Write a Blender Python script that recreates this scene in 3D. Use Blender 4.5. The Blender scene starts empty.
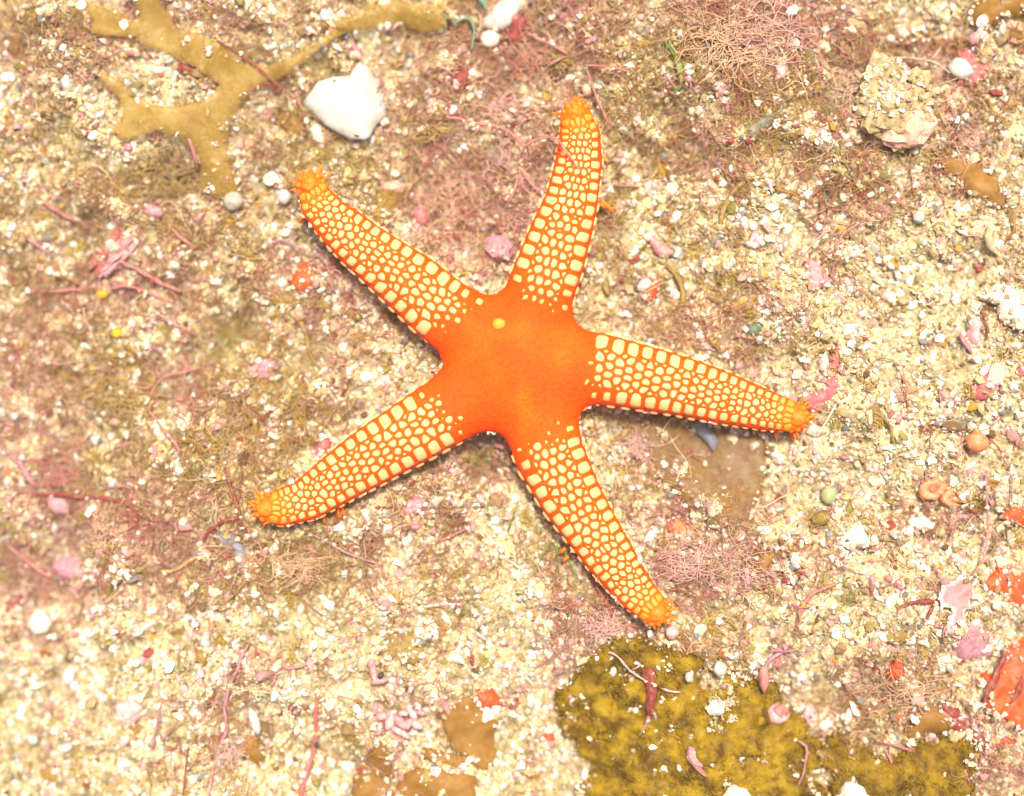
import bpy, bmesh, math, random
import numpy as np
from mathutils import Vector, noise as mnoise
from mathutils.geometry import delaunay_2d_cdt

# ------------------------------------------------------------------ scale
K = 0.0002            # metres per unit; every length below is in units of 0.2 mm
DIST = 1705.0         # camera height above the seabed in the same units
CX, CY = 512.0, 398.0
random.seed(7)
RNG = np.random.default_rng(11)
scene = bpy.context.scene
COL = scene.collection

# ------------------------------------------------------------------ camera
cam_data = bpy.data.cameras.new('camera')
cam = bpy.data.objects.new('camera', cam_data)
COL.objects.link(cam)
cam.location = (0, 0, DIST * K)
cam.rotation_euler = (0, 0, 0)
cam_data.sensor_fit = 'HORIZONTAL'
cam_data.sensor_width = 36
cam_data.lens = 36 * DIST / 1024.0
cam_data.clip_start = 0.005
cam_data.clip_end = 50
cam_data.dof.use_dof = True
cam_data.dof.focus_distance = (DIST - 26) * K
cam_data.dof.aperture_fstop = 2.9
scene.camera = cam

# ------------------------------------------------------------------ light
SUN_EL, SUN_AZ = 71.0, 10.0     # azimuth measured from +y (top of the picture) towards +x
world = bpy.data.worlds.new('World')
scene.world = world
world.use_nodes = True
nt = world.node_tree
nt.nodes.clear()
sky = nt.nodes.new('ShaderNodeTexSky')
sky.sky_type = 'NISHITA'
sky.sun_disc = False
sky.sun_elevation = math.radians(SUN_EL)
sky.sun_rotation = math.radians(SUN_AZ)
sky.dust_density = 8.0
sky.ozone_density = 0.2
sky.air_density = 0.6
bg = nt.nodes.new('ShaderNodeBackground')
bg.inputs['Strength'].default_value = 0.12
wo = nt.nodes.new('ShaderNodeOutputWorld')
nt.links.new(sky.outputs[0], bg.inputs[0])
nt.links.new(bg.outputs[0], wo.inputs[0])
sun_data = bpy.data.lights.new('sun', 'SUN')
sun_data.energy = 3.7
sun_data.angle = math.radians(7)
sun_data.color = (1.0, 0.985, 0.90)
sun = bpy.data.objects.new('sun', sun_data)
COL.objects.link(sun)
el, az = math.radians(SUN_EL), math.radians(SUN_AZ)
sdir = Vector((math.sin(az) * math.cos(el), math.cos(az) * math.cos(el), math.sin(el)))
sun.rotation_euler = sdir.to_track_quat('Z', 'Y').to_euler()
sun.location = sdir * 1.0
scene.view_settings.view_transform = 'Standard'
scene.view_settings.look = 'None'
scene.view_settings.exposure = 0.69
scene.view_settings.gamma = 1.0
scene.cycles.max_bounces = 8
scene.cycles.diffuse_bounces = 5
scene.cycles.transparent_max_bounces = 8

# ------------------------------------------------------------------ helpers
def lin(c):
    c = np.asarray(c, float) / 255.0
    return np.where(c <= 0.04045, c / 12.92, ((c + 0.055) / 1.055) ** 2.4)
def hx(r, g, b, k=0.72):
    v = lin((r, g, b)) * k
    return (float(v[0]), float(v[1]), float(v[2]))
def tag(o, label=None, cat=None, group=None, kind=None):
    if label: o['label'] = label
    if cat: o['category'] = cat
    if group: o['group'] = group
    if kind: o['kind'] = kind
    return o
def mesh_from(name, V, F, smooth=True, col=None):
    """V (n,3) in units, F int array (m,k) or a list of such arrays"""
    me = bpy.data.meshes.new(name)
    V = np.asarray(V, np.float32) * K
    if not isinstance(F, list): F = [F]
    F = [np.asarray(f, np.int32) for f in F if len(f)]
    loops = np.concatenate([f.ravel() for f in F])
    counts = np.concatenate([np.full(len(f), f.shape[1], np.int32) for f in F])
    starts = np.concatenate([[0], np.cumsum(counts)[:-1]]).astype(np.int32)
    me.vertices.add(len(V)); me.vertices.foreach_set('co', V.ravel())
    me.loops.add(len(loops)); me.loops.foreach_set('vertex_index', loops)
    me.polygons.add(len(counts)); me.polygons.foreach_set('loop_start', starts)
    me.polygons.foreach_set('use_smooth', np.full(len(counts), bool(smooth)))
    me.update(calc_edges=True)
    if col is not None:
        a = me.color_attributes.new('Col', 'FLOAT_COLOR', 'POINT')
        c = np.ones((len(V), 4), np.float32); c[:, :3] = col
        a.data.foreach_set('color', c.ravel())
    return me
def link(name, me, mat=None, parent=None, loc=(0, 0, 0)):
    o = bpy.data.objects.new(name, me)
    COL.objects.link(o)
    o.location = (loc[0] * K, loc[1] * K, loc[2] * K)
    if mat is not None and me is not None and not me.materials: me.materials.append(mat)
    if parent is not None: o.parent = parent
    return o
def make(name, V, F, mat, parent=None, loc=(0, 0, 0), smooth=True, col=None):
    V = np.asarray(V, float) - (np.asarray(loc, float) if parent is None else 0)
    return link(name, mesh_from(name, V, F, smooth, col), mat, parent, loc if parent is None else (0, 0, 0))
def empty(name, loc):
    return link(name, None, None, None, loc)
def X(px, z=0.0): return (px - CX) * (1 - z / DIST)
def Y(py, z=0.0): return (CY - py) * (1 - z / DIST)

# periodic noise fields
def fft_noise(n, scale, seed, rough=1.0):
    r = np.random.default_rng(seed)
    f = np.fft.rfft2(r.standard_normal((n, n)))
    kx = np.fft.fftfreq(n)[:, None]; ky = np.fft.rfftfreq(n)[None, :]
    k = np.hypot(kx, ky)
    w = np.exp(-(k * scale) ** 2 * 4.0)
    f *= w; f[0, 0] = 0
    a = np.fft.irfft2(f, (n, n))
    return a / a.std()
NG = 1024
class Field:
    def __init__(s, scale, seed, step=2.0):
        s.a = fft_noise(NG, scale / step, seed); s.step = step
    def __call__(s, x, y):
        u = np.asarray(x, float) / s.step; v = np.asarray(y, float) / s.step
        i = np.floor(u).astype(int); j = np.floor(v).astype(int)
        fu = u - i; fv = v - j
        i0 = i % NG; i1 = (i + 1) % NG; j0 = j % NG; j1 = (j + 1) % NG
        a = s.a
        return (a[i0, j0] * (1 - fu) * (1 - fv) + a[i1, j0] * fu * (1 - fv) + a[i0, j1] * (1 - fu) * fv + a[i1, j1] * fu * fv)
N180, N80, N36, N16, N8 = Field(180, 1), Field(80, 2), Field(36, 3), Field(16, 4), Field(8, 5)
M60, M30, M14, M7 = Field(60, 21), Field(30, 22), Field(14, 23), Field(7, 24)

# ------------------------------------------------------------------ the sea star's axes (px, py, radius), tip first
ARMS = [
    [(311, 187, 15), (319, 205, 19.5), (336.6, 222.7, 23.5), (360, 244, 26.5), (386.4, 264.5, 29.5), (412.7, 284.6, 33.5), (441, 309, 35.5), (521, 364, 41)],
    [(576, 116, 16), (580, 135, 21.5), (579, 160, 24.5), (576, 178, 25.5), (571, 203, 28), (562, 230, 32), (552.5, 258, 34.5), (542, 286, 35.5), (521, 364, 41)],
    [(794, 417, 16), (764, 409.5, 21.5), (723, 397.5, 27.5), (682, 386, 31), (641, 377, 34), (600, 368.5, 37), (521, 364, 41)],
    [(655, 611, 16), (638, 594, 20), (626, 579, 22.5), (607, 552, 26.5), (588.6, 524.4, 29), (570.5, 496, 32.5), (550, 455, 36.5), (521, 364, 41)],
    [(269, 508, 15.5), (282, 507.6, 19.5), (308, 499, 22.5), (338.6, 477.8, 27), (365.5, 460, 30.5), (418, 428, 34.5), (521, 364, 41)],
]
FZ = 1.32
AX = []           # per arm: array (n,4) x,y,z,r in world units
for arm in ARMS:
    out = []
    n = len(arm)
    for i, (px, py, r) in enumerate(arm):
        z = r * 0.55 + 4 + (9 if i == 0 else 4 if i == 1 else 0)
        if i == n - 1: z -= 18
        zt = z + r * 0.3
        out.append((X(px, zt), Y(py, zt), z, r * (1 - zt / DIST) * (0.97)))
    AX.append(np.array(out))
def star_sdf(P, k=29.0):
    P = np.asarray(P, float)
    tot = None
    for A in AX:
        best = np.full(len(P), 1e9)
        for a, b in zip(A[:-1], A[1:]):
            ba = b[:3] - a[:3]
            ba = ba * (1, 1, FZ)
            pa = (P - a[:3]) * (1, 1, FZ)
            h = np.clip(pa @ ba / (ba @ ba), 0, 1)
            d = np.sqrt(((pa - h[:, None] * ba) ** 2).sum(1)) - (a[3] + (b[3] - a[3]) * h)
            best = np.minimum(best, d)
        if tot is None: tot = best
        else:
            h = np.clip(0.5 + 0.5 * (tot - best) / k, 0, 1)
            tot = tot * (1 - h) + best * h - k * h * (1 - h)
    return tot
def star_d2(x, y):
    x = np.asarray(x, float); sh = x.shape
    P = np.stack([x.ravel(), np.asarray(y, float).ravel(), np.zeros(x.size)], 1)
    tot = np.full(len(P), 1e9)
    for A in AX:
        for a, b in zip(A[:-1], A[1:]):
            ba = b[:2] - a[:2]; pa = P[:, :2] - a[:2]
            h = np.clip(pa @ ba / (ba @ ba), 0, 1)
            tot = np.minimum(tot, np.hypot(*(pa - h[:, None] * ba).T) - (a[3] + (b[3] - a[3]) * h))
    return tot.reshape(sh)

# ------------------------------------------------------------------ where the algal turf grows: px, py, rx, ry, amount, hue (0 olive .. 1 pink), mud
TURF = [
    (150, 330, 270, 210, .30, .4, .1), (800, 110, 250, 110, .34, .5, .05), (430, 200, 150, 130, .35, .65, .2), (110, 520, 150, 90, .38, .7, .2), (860, 735, 150, 60, .35, .7, .2), (560, 60, 160, 70, .35, .6, .2), (690, 560, 120, 60, .3, .8, .1), (60, 40, 150, 60, .35, .5, .2), (330, 560, 160, 60, .3, .4, .2),
    (150, 180, 70, 32, .8, .25, .5), (120, 372, 130, 70, .62, .2, .0), (225, 440, 90, 70, .45, .05, .0), (330, 560, 110, 38, .8, .35, .4),
    (305, 128, 42, 42, .8, .3, .35), (280, 235, 70, 45, .6, .35, .3), (520, 62, 75, 52, 1.0, .85, .7), (455, 190, 95, 70, .75, .75, .35),
    (745, 48, 110, 62, .95, .8, .25), (60, 500, 85, 55, .9, .8, .45), (695, 575, 62, 42, .7, 1., .1), (900, 45, 110, 45, .65, .7, .2),
    (850, 180, 60, 48, .8, .6, .45), (605, 610, 45, 45, .7, .9, .35), (235, 735, 45, 60, .5, .9, .1), (705, 330, 90, 36, .6, .7, .3),
    (905, 690, 60, 32, .55, .8, .2), (640, 440, 45, 40, .7, .7, .5), (484, 464, 46, 26, 1.1, .5, 1.6), (60, 20, 90, 25, .7, .7, .4),  # strong brown below the disc's lower notch is painted shade of the hollow
    (250, 15, 90, 25, .5, .7, .3), (430, 500, 70, 30, .5, .4, .4), (380, 740, 60, 40, .55, .4, .2), (720, 650, 50, 25, .6, .8, .2),
    (640, 75, 60, 45, .45, .1, .1), (735, 150, 70, 60, .5, .15, .1), (60, 290, 60, 60, .5, .6, .2), (330, 400, 60, 40, .25, .2, .1),
    (960, 150, 70, 45, .5, .7, .3), (540, 20, 70, 30, .6, .6, .3), (950, 520, 60, 50, .35, .6, .1), (610, 230, 24, 60, .5, .3, .3),
    (30, 590, 50, 40, .6, .9, .3), (240, 560, 60, 30, .4, .5, .1), (1000, 770, 50, 40, .5, .7, .2), (860, 720, 80, 20, .5, .8, .2),
]
def turf_fields(x, y):
    px = np.asarray(x) + CX; py = CY - np.asarray(y)
    keep = np.ones(px.shape); hs = np.zeros(px.shape); ws = np.full(px.shape, 1e-3); mud_shade = np.zeros(px.shape)
    for (cx, cy, rx, ry, a, h, m) in TURF:
        g = a * np.exp(-(((px - cx) / rx) ** 2 + ((py - cy) / ry) ** 2))
        keep = keep * (1 - np.clip(g, 0, .97)); hs = hs + h * g; ws = ws + g; mud_shade = mud_shade + .7 * m * g
    t = 1 - keep
    t = np.clip(t + 0.26 * M30(x, y) * (0.35 + t) + 0.16 * M14(x, y) + 0.07, 0, 1)
    return t, np.clip(.85 * hs / ws + 0.28 * M60(x, y) + .12 * M30(x + 50, y), 0, 1), np.clip(mud_shade, 0, 1)
# pits and mounds: px, py, rx, ry, dz
RELIEF = [(483, 460, 26, 24, -44), (150, 185, 40, 14, -14), (430, 85, 25, 18, -10), (555, 70, 12, 10, -16), (545, 165, 14, 30, -12), (660, 425, 60, 16, -14),
          (845, 70, 30, 30, -8), (895, 125, 40, 22, -8), (500, 95, 30, 20, -14), (115, 290, 40, 14, -10), (172, 292, 22, 18, -14), (225, 330, 26, 16, -12), (95, 220, 26, 14, -10), (245, 200, 24, 20, -10), (130, 440, 30, 16, -9), (640, 150, 22, 22, -9), (840, 205, 24, 16, -9), (250, 545, 30, 14, -10), (700, 610, 26, 14, -8), (60, 545, 50, 26, -16), (860, 745, 30, 12, -12),
          (380, 95, 60, 30, 8), (700, 240, 80, 60, 8), (880, 360, 90, 70, 10), (820, 580, 90, 60, 8), (450, 600, 150, 40, 6), (95, 120, 60, 40, 4), (330, 690, 160, 60, 5),
          (615, 215, 14, 50, -12), (590, 575, 18, 40, -8), (320, 545, 60, 12, -10)]
def ground_raw(x, y):
    z = 9 * N180(x, y) + 6.5 * N80(x, y) + 5.6 * N36(x, y) + 3.5 * N16(x, y)
    t, h, m = turf_fields(x, y)
    px = np.asarray(x) + CX; py = CY - np.asarray(y)
    for (cx, cy, rx, ry, dz) in RELIEF:
        z = z + dz * np.exp(-(((px - cx) / rx) ** 2 + ((py - cy) / ry) ** 2))
    slope = np.clip((px - 520) / 520, -1.3, 1.0)
    z = z + np.where(slope < 0, 26 * slope, 6 * slope)
    z = z + t * 3.0 * N16(x + 300, y - 200) + t * 2.0 * N8(x, y) + 1.4 * N8(x + 99, y + 50) - 6 * m * t
    return z - 9
def ground_fit(x, y):
    z = ground_raw(x, y)
    d = star_d2(x, y)
    w = np.exp(-(np.clip(d, 0, None) / 26.0) ** 2)
    z = z * (1 - w) + w * (-9 + 0.35 * (z + 9))
    lim = np.where(d < 4, -5.0, -5.0 + (np.clip(d, 4, 60) - 4) * 0.8)
    return np.minimum(z, lim)
def axis_pts():
    core = lambda a, b, st: np.arange(a, b + .01, st)
    cx = core(-640, 640, 3.1); cy = core(-520, 520, 3.1)
    ex = []
    v, st = 0.0, 3.0
    while v < 7000: v += st; st *= 1.18; ex.append(v)
    ex = np.array(ex)
    return (np.concatenate([(cx[0] - ex)[::-1], cx, cx[-1] + ex]), np.concatenate([(cy[0] - ex)[::-1], cy, cy[-1] + ex]))
GXS, GYS = axis_pts()
gx, gy = np.meshgrid(GXS, GYS, indexing='ij')
GZ = ground_fit(gx, gy)
SX, SY, SST = -700.0, -570.0, 2.0
_sx, _sy = np.meshgrid(np.arange(SX, 700.1, SST), np.arange(SY, 570.1, SST), indexing='ij')
HM = ground_fit(_sx, _sy)
def blur(a, s):
    r = int(3 * s); k = np.exp(-np.arange(-r, r + 1) ** 2 / (2 * s * s)); k /= k.sum()
    for ax in (0, 1):
        p = np.pad(a, [(r, r) if i == ax else (0, 0) for i in (0, 1)], mode='edge')
        a = sum(k[i] * (p[i:i + a.shape[0]] if ax == 0 else p[:, i:i + a.shape[1]]) for i in range(2 * r + 1))
    return a
HS = blur(HM, 5.0)
def samp(H, x, y):
    u = np.clip((np.asarray(x, float) - SX) / SST, 0, H.shape[0] - 1.001); v = np.clip((np.asarray(y, float) - SY) / SST, 0, H.shape[1] - 1.001)
    i = u.astype(int); j = v.astype(int); fu = u - i; fv = v - j
    return H[i, j] * (1 - fu) * (1 - fv) + H[i + 1, j] * fu * (1 - fv) + H[i, j + 1] * (1 - fu) * fv + H[i + 1, j + 1] * fu * fv
def G(x, y): return samp(HM, x, y)
def GS(x, y): return samp(HS, x, y)

# ------------------------------------------------------------------ materials
MATS = {}
def material(name, color=None, color2=None, nscale=12.0, rough=0.65, bump=0.0, bscale=5.0, translucent=0.0, clear=0.0, sss=0.0, silt=0.0, spec=0.25, vcol=False, contrast=(0.35, 0.65)):
    """nscale, bscale: size of the mottling and of the relief in units"""
    if name in MATS: return MATS[name]
    m = bpy.data.materials.new(name); m.use_nodes = True
    t = m.node_tree; N = t.nodes; L = t.links; N.clear()
    out = N.new('ShaderNodeOutputMaterial'); p = N.new('ShaderNodeBsdfPrincipled')
    p.inputs['Roughness'].default_value = rough
    p.inputs['Specular IOR Level'].default_value = spec
    tc = N.new('ShaderNodeNewGeometry')
    base = None
    if vcol:
        a = N.new('ShaderNodeVertexColor'); a.layer_name = 'Col'; base = a.outputs['Color']
    if color2 is not None or (vcol and color is not None):
        nz = N.new('ShaderNodeTexNoise'); nz.inputs['Scale'].default_value = 1.0 / (nscale * K)
        nz.inputs['Detail'].default_value = 5; nz.inputs['Roughness'].default_value = 0.62
        L.new(tc.outputs['Position'], nz.inputs['Vector'])
        rp = N.new('ShaderNodeMapRange'); rp.inputs['From Min'].default_value = contrast[0]; rp.inputs['From Max'].default_value = contrast[1]
        L.new(nz.outputs['Fac'], rp.inputs['Value'])
        mx = N.new('ShaderNodeMix'); mx.data_type = 'RGBA'
        L.new(rp.outputs['Result'], mx.inputs['Factor'])
        if vcol:
            mx.blend_type = 'MULTIPLY'
            L.new(base, mx.inputs['A']); mx.inputs['B'].default_value = (*color, 1)
        else:
            mx.inputs['A'].default_value = (*color, 1); mx.inputs['B'].default_value = (*color2, 1)
        base = mx.outputs['Result']
    if silt:      # fine sediment settled on the surface in small patches
        if base is None:
            rgb = N.new('ShaderNodeRGB'); rgb.outputs[0].default_value = (*color, 1); base = rgb.outputs[0]
        n2 = N.new('ShaderNodeTexNoise'); n2.inputs['Scale'].default_value = 1.0 / (5.5 * K); n2.inputs['Detail'].default_value = 6; n2.inputs['Roughness'].default_value = .75
        L.new(tc.outputs['Position'], n2.inputs['Vector'])
        r2 = N.new('ShaderNodeMapRange'); r2.inputs['From Min'].default_value = .48; r2.inputs['From Max'].default_value = .66; r2.inputs['To Max'].default_value = silt
        L.new(n2.outputs['Fac'], r2.inputs['Value'])
        m2 = N.new('ShaderNodeMix'); m2.data_type = 'RGBA'
        L.new(r2.outputs['Result'], m2.inputs['Factor']); L.new(base, m2.inputs['A']); m2.inputs['B'].default_value = (.50, .40, .26, 1)
        base = m2.outputs['Result']
    if base is None: p.inputs['Base Color'].default_value = (*color, 1)
    else: L.new(base, p.inputs['Base Color'])
    if sss:
        p.inputs['Subsurface Weight'].default_value = sss
        p.inputs['Subsurface Radius'].default_value = (1, .5, .25); p.inputs['Subsurface Scale'].default_value = 8 * K
    if bump:
        nb = N.new('ShaderNodeTexNoise'); nb.inputs['Scale'].default_value = 1.0 / (bscale * K); nb.inputs['Detail'].default_value = 4
        L.new(tc.outputs['Position'], nb.inputs['Vector'])
        b = N.new('ShaderNodeBump'); b.inputs['Strength'].default_value = 0.8; b.inputs['Distance'].default_value = bump * K
        L.new(nb.outputs['Fac'], b.inputs['Height']); L.new(b.outputs['Normal'], p.inputs['Normal'])
    sh = p.outputs[0]
    if translucent:
        tr = N.new('ShaderNodeBsdfTranslucent')
        if base is None: tr.inputs[0].default_value = (*color, 1)
        else: L.new(base, tr.inputs[0])
        ms = N.new('ShaderNodeMixShader'); ms.inputs[0].default_value = translucent
        L.new(sh, ms.inputs[1]); L.new(tr.outputs[0], ms.inputs[2]); sh = ms.outputs[0]
    if clear:
        tp = N.new('ShaderNodeBsdfTransparent')
        ms = N.new('ShaderNodeMixShader'); ms.inputs[0].default_value = clear
        L.new(sh, ms.inputs[1]); L.new(tp.outputs[0], ms.inputs[2]); sh = ms.outputs[0]
    L.new(sh, out.inputs[0])
    MATS[name] = m
    return m

# ------------------------------------------------------------------ the seabed
def zone_color(x, y):
    t, h, m = turf_fields(x, y)
    sand = np.array(hx(226, 208, 160, .66)); olive = np.array(hx(224, 204, 136, .86)); pink = np.array(hx(234, 194, 164, .86)); mud_shade_col = np.array(hx(186, 146, 96, .62))
    tc = olive * (1 - h[..., None]) + pink * h[..., None]
    tc = tc * (1 - .6 * m[..., None]) + mud_shade_col * .6 * m[..., None]
    c = sand * (1 - t[..., None]) + tc * t[..., None]
    return c * (1 + 0.16 * M7(x, y) + 0.08 * M14(x + 40, y))[..., None].clip(.5, 1.5)
nx, ny = gx.shape
idx = np.arange(nx * ny).reshape(nx, ny)
quads = np.stack([idx[:-1, :-1], idx[1:, :-1], idx[1:, 1:], idx[:-1, 1:]], -1).reshape(-1, 4)
seabed_mat = material('seabed_sediment', color=(.55, .47, .36), nscale=3.2, vcol=True, rough=.9, bump=2.0, bscale=3.0, spec=.1, contrast=(.62, .36))
seabed = make('seabed', np.stack([gx.ravel(), gy.ravel(), GZ.ravel()], 1), quads, seabed_mat, smooth=True, col=zone_color(gx, gy).reshape(-1, 3))
tag(seabed, 'pale coarse shell sand seabed with patches of brown and pink algal turf', kind='structure')

# ------------------------------------------------------------------ the sea star
def surface_nets(f, lo, hi, st):
    xs = [np.arange(lo[i], hi[i] + st, st) for i in range(3)]
    g = np.stack(np.meshgrid(*xs, indexing='ij'), -1)
    sh = g.shape[:3]
    V = f(g.reshape(-1, 3)).reshape(sh)
    S = V < 0
    cnt = np.zeros([s - 1 for s in sh]); acc = np.zeros([s - 1 for s in sh] + [3])
    sl = lambda o, ax: tuple(slice(o[i], o[i] + sh[i] - 1) for i in range(3))
    for ax in range(3):
        for a in (0, 1):
            for b in (0, 1):
                o = [0, 0, 0]; oth = [i for i in range(3) if i != ax]
                o[oth[0]] = a; o[oth[1]] = b
                o2 = list(o); o2[ax] = 1
                v0 = V[sl(o, 0)]; v1 = V[sl(o2, 0)]
                cr = (v0 < 0) != (v1 < 0)
                t = np.where(cr, v0 / np.where(cr, v0 - v1, 1), 0)
                p = np.zeros(list(cr.shape) + [3]); p[..., oth[0]] = a; p[..., oth[1]] = b; p[..., ax] = t
                acc += p * cr[..., None]; cnt += cr
    act = cnt > 0
    ids = np.full(act.shape, -1); ids[act] = np.arange(act.sum())
    base = np.stack(np.nonzero(act), 1)
    P = (base + acc[act] / cnt[act][:, None]) * st + np.array(lo)
    Q = []
    for ax in range(3):
        o1, o2 = [i for i in range(3) if i != ax]
        a = [slice(None)] * 3; b = [slice(None)] * 3
        a[ax] = slice(0, -1); b[ax] = slice(1, None)
        cr = S[tuple(a)] != S[tuple(b)]; dirn = S[tuple(a)]
        I = np.stack(np.nonzero(cr), 1)
        ok = (I[:, o1] > 0) & (I[:, o2] > 0) & (I[:, o1] < sh[o1] - 1) & (I[:, o2] < sh[o2] - 1)
        I = I[ok]; dr = dirn[tuple(I.T)]
        def c(d1, d2):
            J = I.copy(); J[:, o1] -= d1; J[:, o2] -= d2
            return ids[tuple(J.T)]
        q = np.stack([c(1, 1), c(0, 1), c(0, 0), c(1, 0)], 1)
        flip = dr if ax != 1 else ~dr
        q[~flip] = q[~flip][:, ::-1]
        Q.append(q)
    return P, np.concatenate(Q)
def sgrad(P, e=0.6):
    out = np.zeros_like(P)
    for i in range(3):
        d = np.zeros(3); d[i] = e
        out[:, i] = star_sdf(P + d) - star_sdf(P - d)
    return out / np.linalg.norm(out, axis=1, keepdims=True)
SC = np.array([X(512, 40), Y(372, 40)])
allp = np.concatenate(AX)
BP, BQ = surface_nets(star_sdf, (allp[:, 0].min() - 30, allp[:, 1].min() - 30, -22), (allp[:, 0].max() + 30, allp[:, 1].max() + 30, 75), 2.6)
for _ in range(2):
    BP -= sgrad(BP) * np.clip(star_sdf(BP) / 1.1, -1.2, 1.2)[:, None]
def tip_factor(P):
    f = np.zeros(len(P))
    for A in AX:
        d = np.linalg.norm(P[:, :2] - A[0, :2], axis=1)
        f = np.maximum(f, np.clip((30 - d) / 20, 0, 1))
    return f
fc = np.hypot(BP[:, 0] - SC[0], BP[:, 1] - SC[1])
tf = tip_factor(BP)[:, None]
n1 = N36(BP[:, 0], BP[:, 1])[:, None]; n2 = N16(BP[:, 0] + 70, BP[:, 1])[:, None]
c_disc = np.array((.95, .074, .002)); c_warm = np.array((.95, .115, .003)); c_groove = np.array((.90, .088, .003)); c_tip = np.array((.84, .135, .006))
disc = np.clip((105 - fc) / 40, 0, 1)[:, None]
# yellow-orange streaks on the disc, running from its middle towards the arm below
stk = np.exp(-(((BP[:, 0] - X(523)) / 8) ** 2 + ((BP[:, 1] - Y(400)) / 26) ** 2)) + .6 * np.exp(-(((BP[:, 0] - X(562)) / 14) ** 2 + ((BP[:, 1] - Y(360)) / 12) ** 2)) + .5 * np.exp(-(((BP[:, 0] - X(545)) / 12) ** 2 + ((BP[:, 1] - Y(292)) / 9) ** 2))
cd = c_disc + (c_warm - c_disc) * np.clip(1.0 * (.10 + .13 * n1 + .16 * n2) + .9 * stk[:, None], 0, 1)
bc = c_groove * (1 - disc) + cd * disc
bc = bc * (1 - tf) + c_tip * tf
body_mat = material('star_skin', color=(.82, .60, .5), vcol=True, nscale=3.4, rough=.6, bump=1.5, bscale=2.4, spec=.08, contrast=(.42, .72), sss=.05)
star = empty('sea_star', (SC[0], SC[1], 0))
tag(star, 'orange five-armed sea star with a plain orange disc and cream tiled arms', 'sea star')
SO = np.array([SC[0], SC[1], 0])
body = make('body', BP - SO, BQ, body_mat, star, smooth=True, col=bc)

def arm_frame(A, s):
    seg = np.linalg.norm(np.diff(A[:, :2], axis=0), axis=1); cum = np.concatenate([[0], np.cumsum(seg)])
    s = np.asarray(s, float)
    pos = np.stack([np.interp(s, cum, A[:, i]) for i in range(4)], -1)
    d = np.stack([np.interp(s + 9, cum, A[:, i]) - np.interp(np.clip(s - 9, -1, None), cum, A[:, i]) for i in (0, 1)], -1)
    ex = np.where(s < 0, s, 0)
    d = d / np.linalg.norm(d, axis=-1, keepdims=True)
    pos[..., :2] += d * ex[..., None]
    return pos, d, cum[-1]
def arm_map(A, s, u, off):
    """unrolled arm coordinates (along, around) -> a point on the skin, `off` above it"""
    pos, d, _ = arm_frame(A, s)
    rr = pos[:, 3] * 0.88
    phi = u / rr
    n = np.stack([-d[:, 1], d[:, 0]], 1)
    dirv = np.concatenate([n * np.sin(phi)[:, None], np.cos(phi)[:, None]], 1)
    t = np.full(len(s), 62.0)
    for _ in range(26):
        t = t - 0.72 * star_sdf(pos[:, :3] + dirv * t[:, None])
    P = pos[:, :3] + dirv * t[:, None]
    return P + sgrad(P) * np.asarray(off)[:, None]
def clip_poly(poly, nx_, ny_, c):
    out = []
    m = len(poly)
    for i in range(m):
        p, q = poly[i], poly[(i + 1) % m]
        dp = p[0] * nx_ + p[1] * ny_ - c; dq = q[0] * nx_ + q[1] * ny_ - c
        if dp <= 0: out.append(p)
        if (dp < 0 < dq) or (dq < 0 < dp):
            k = dp / (dp - dq); out.append((p[0] + (q[0] - p[0]) * k, p[1] + (q[1] - p[1]) * k))
    return out
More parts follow.
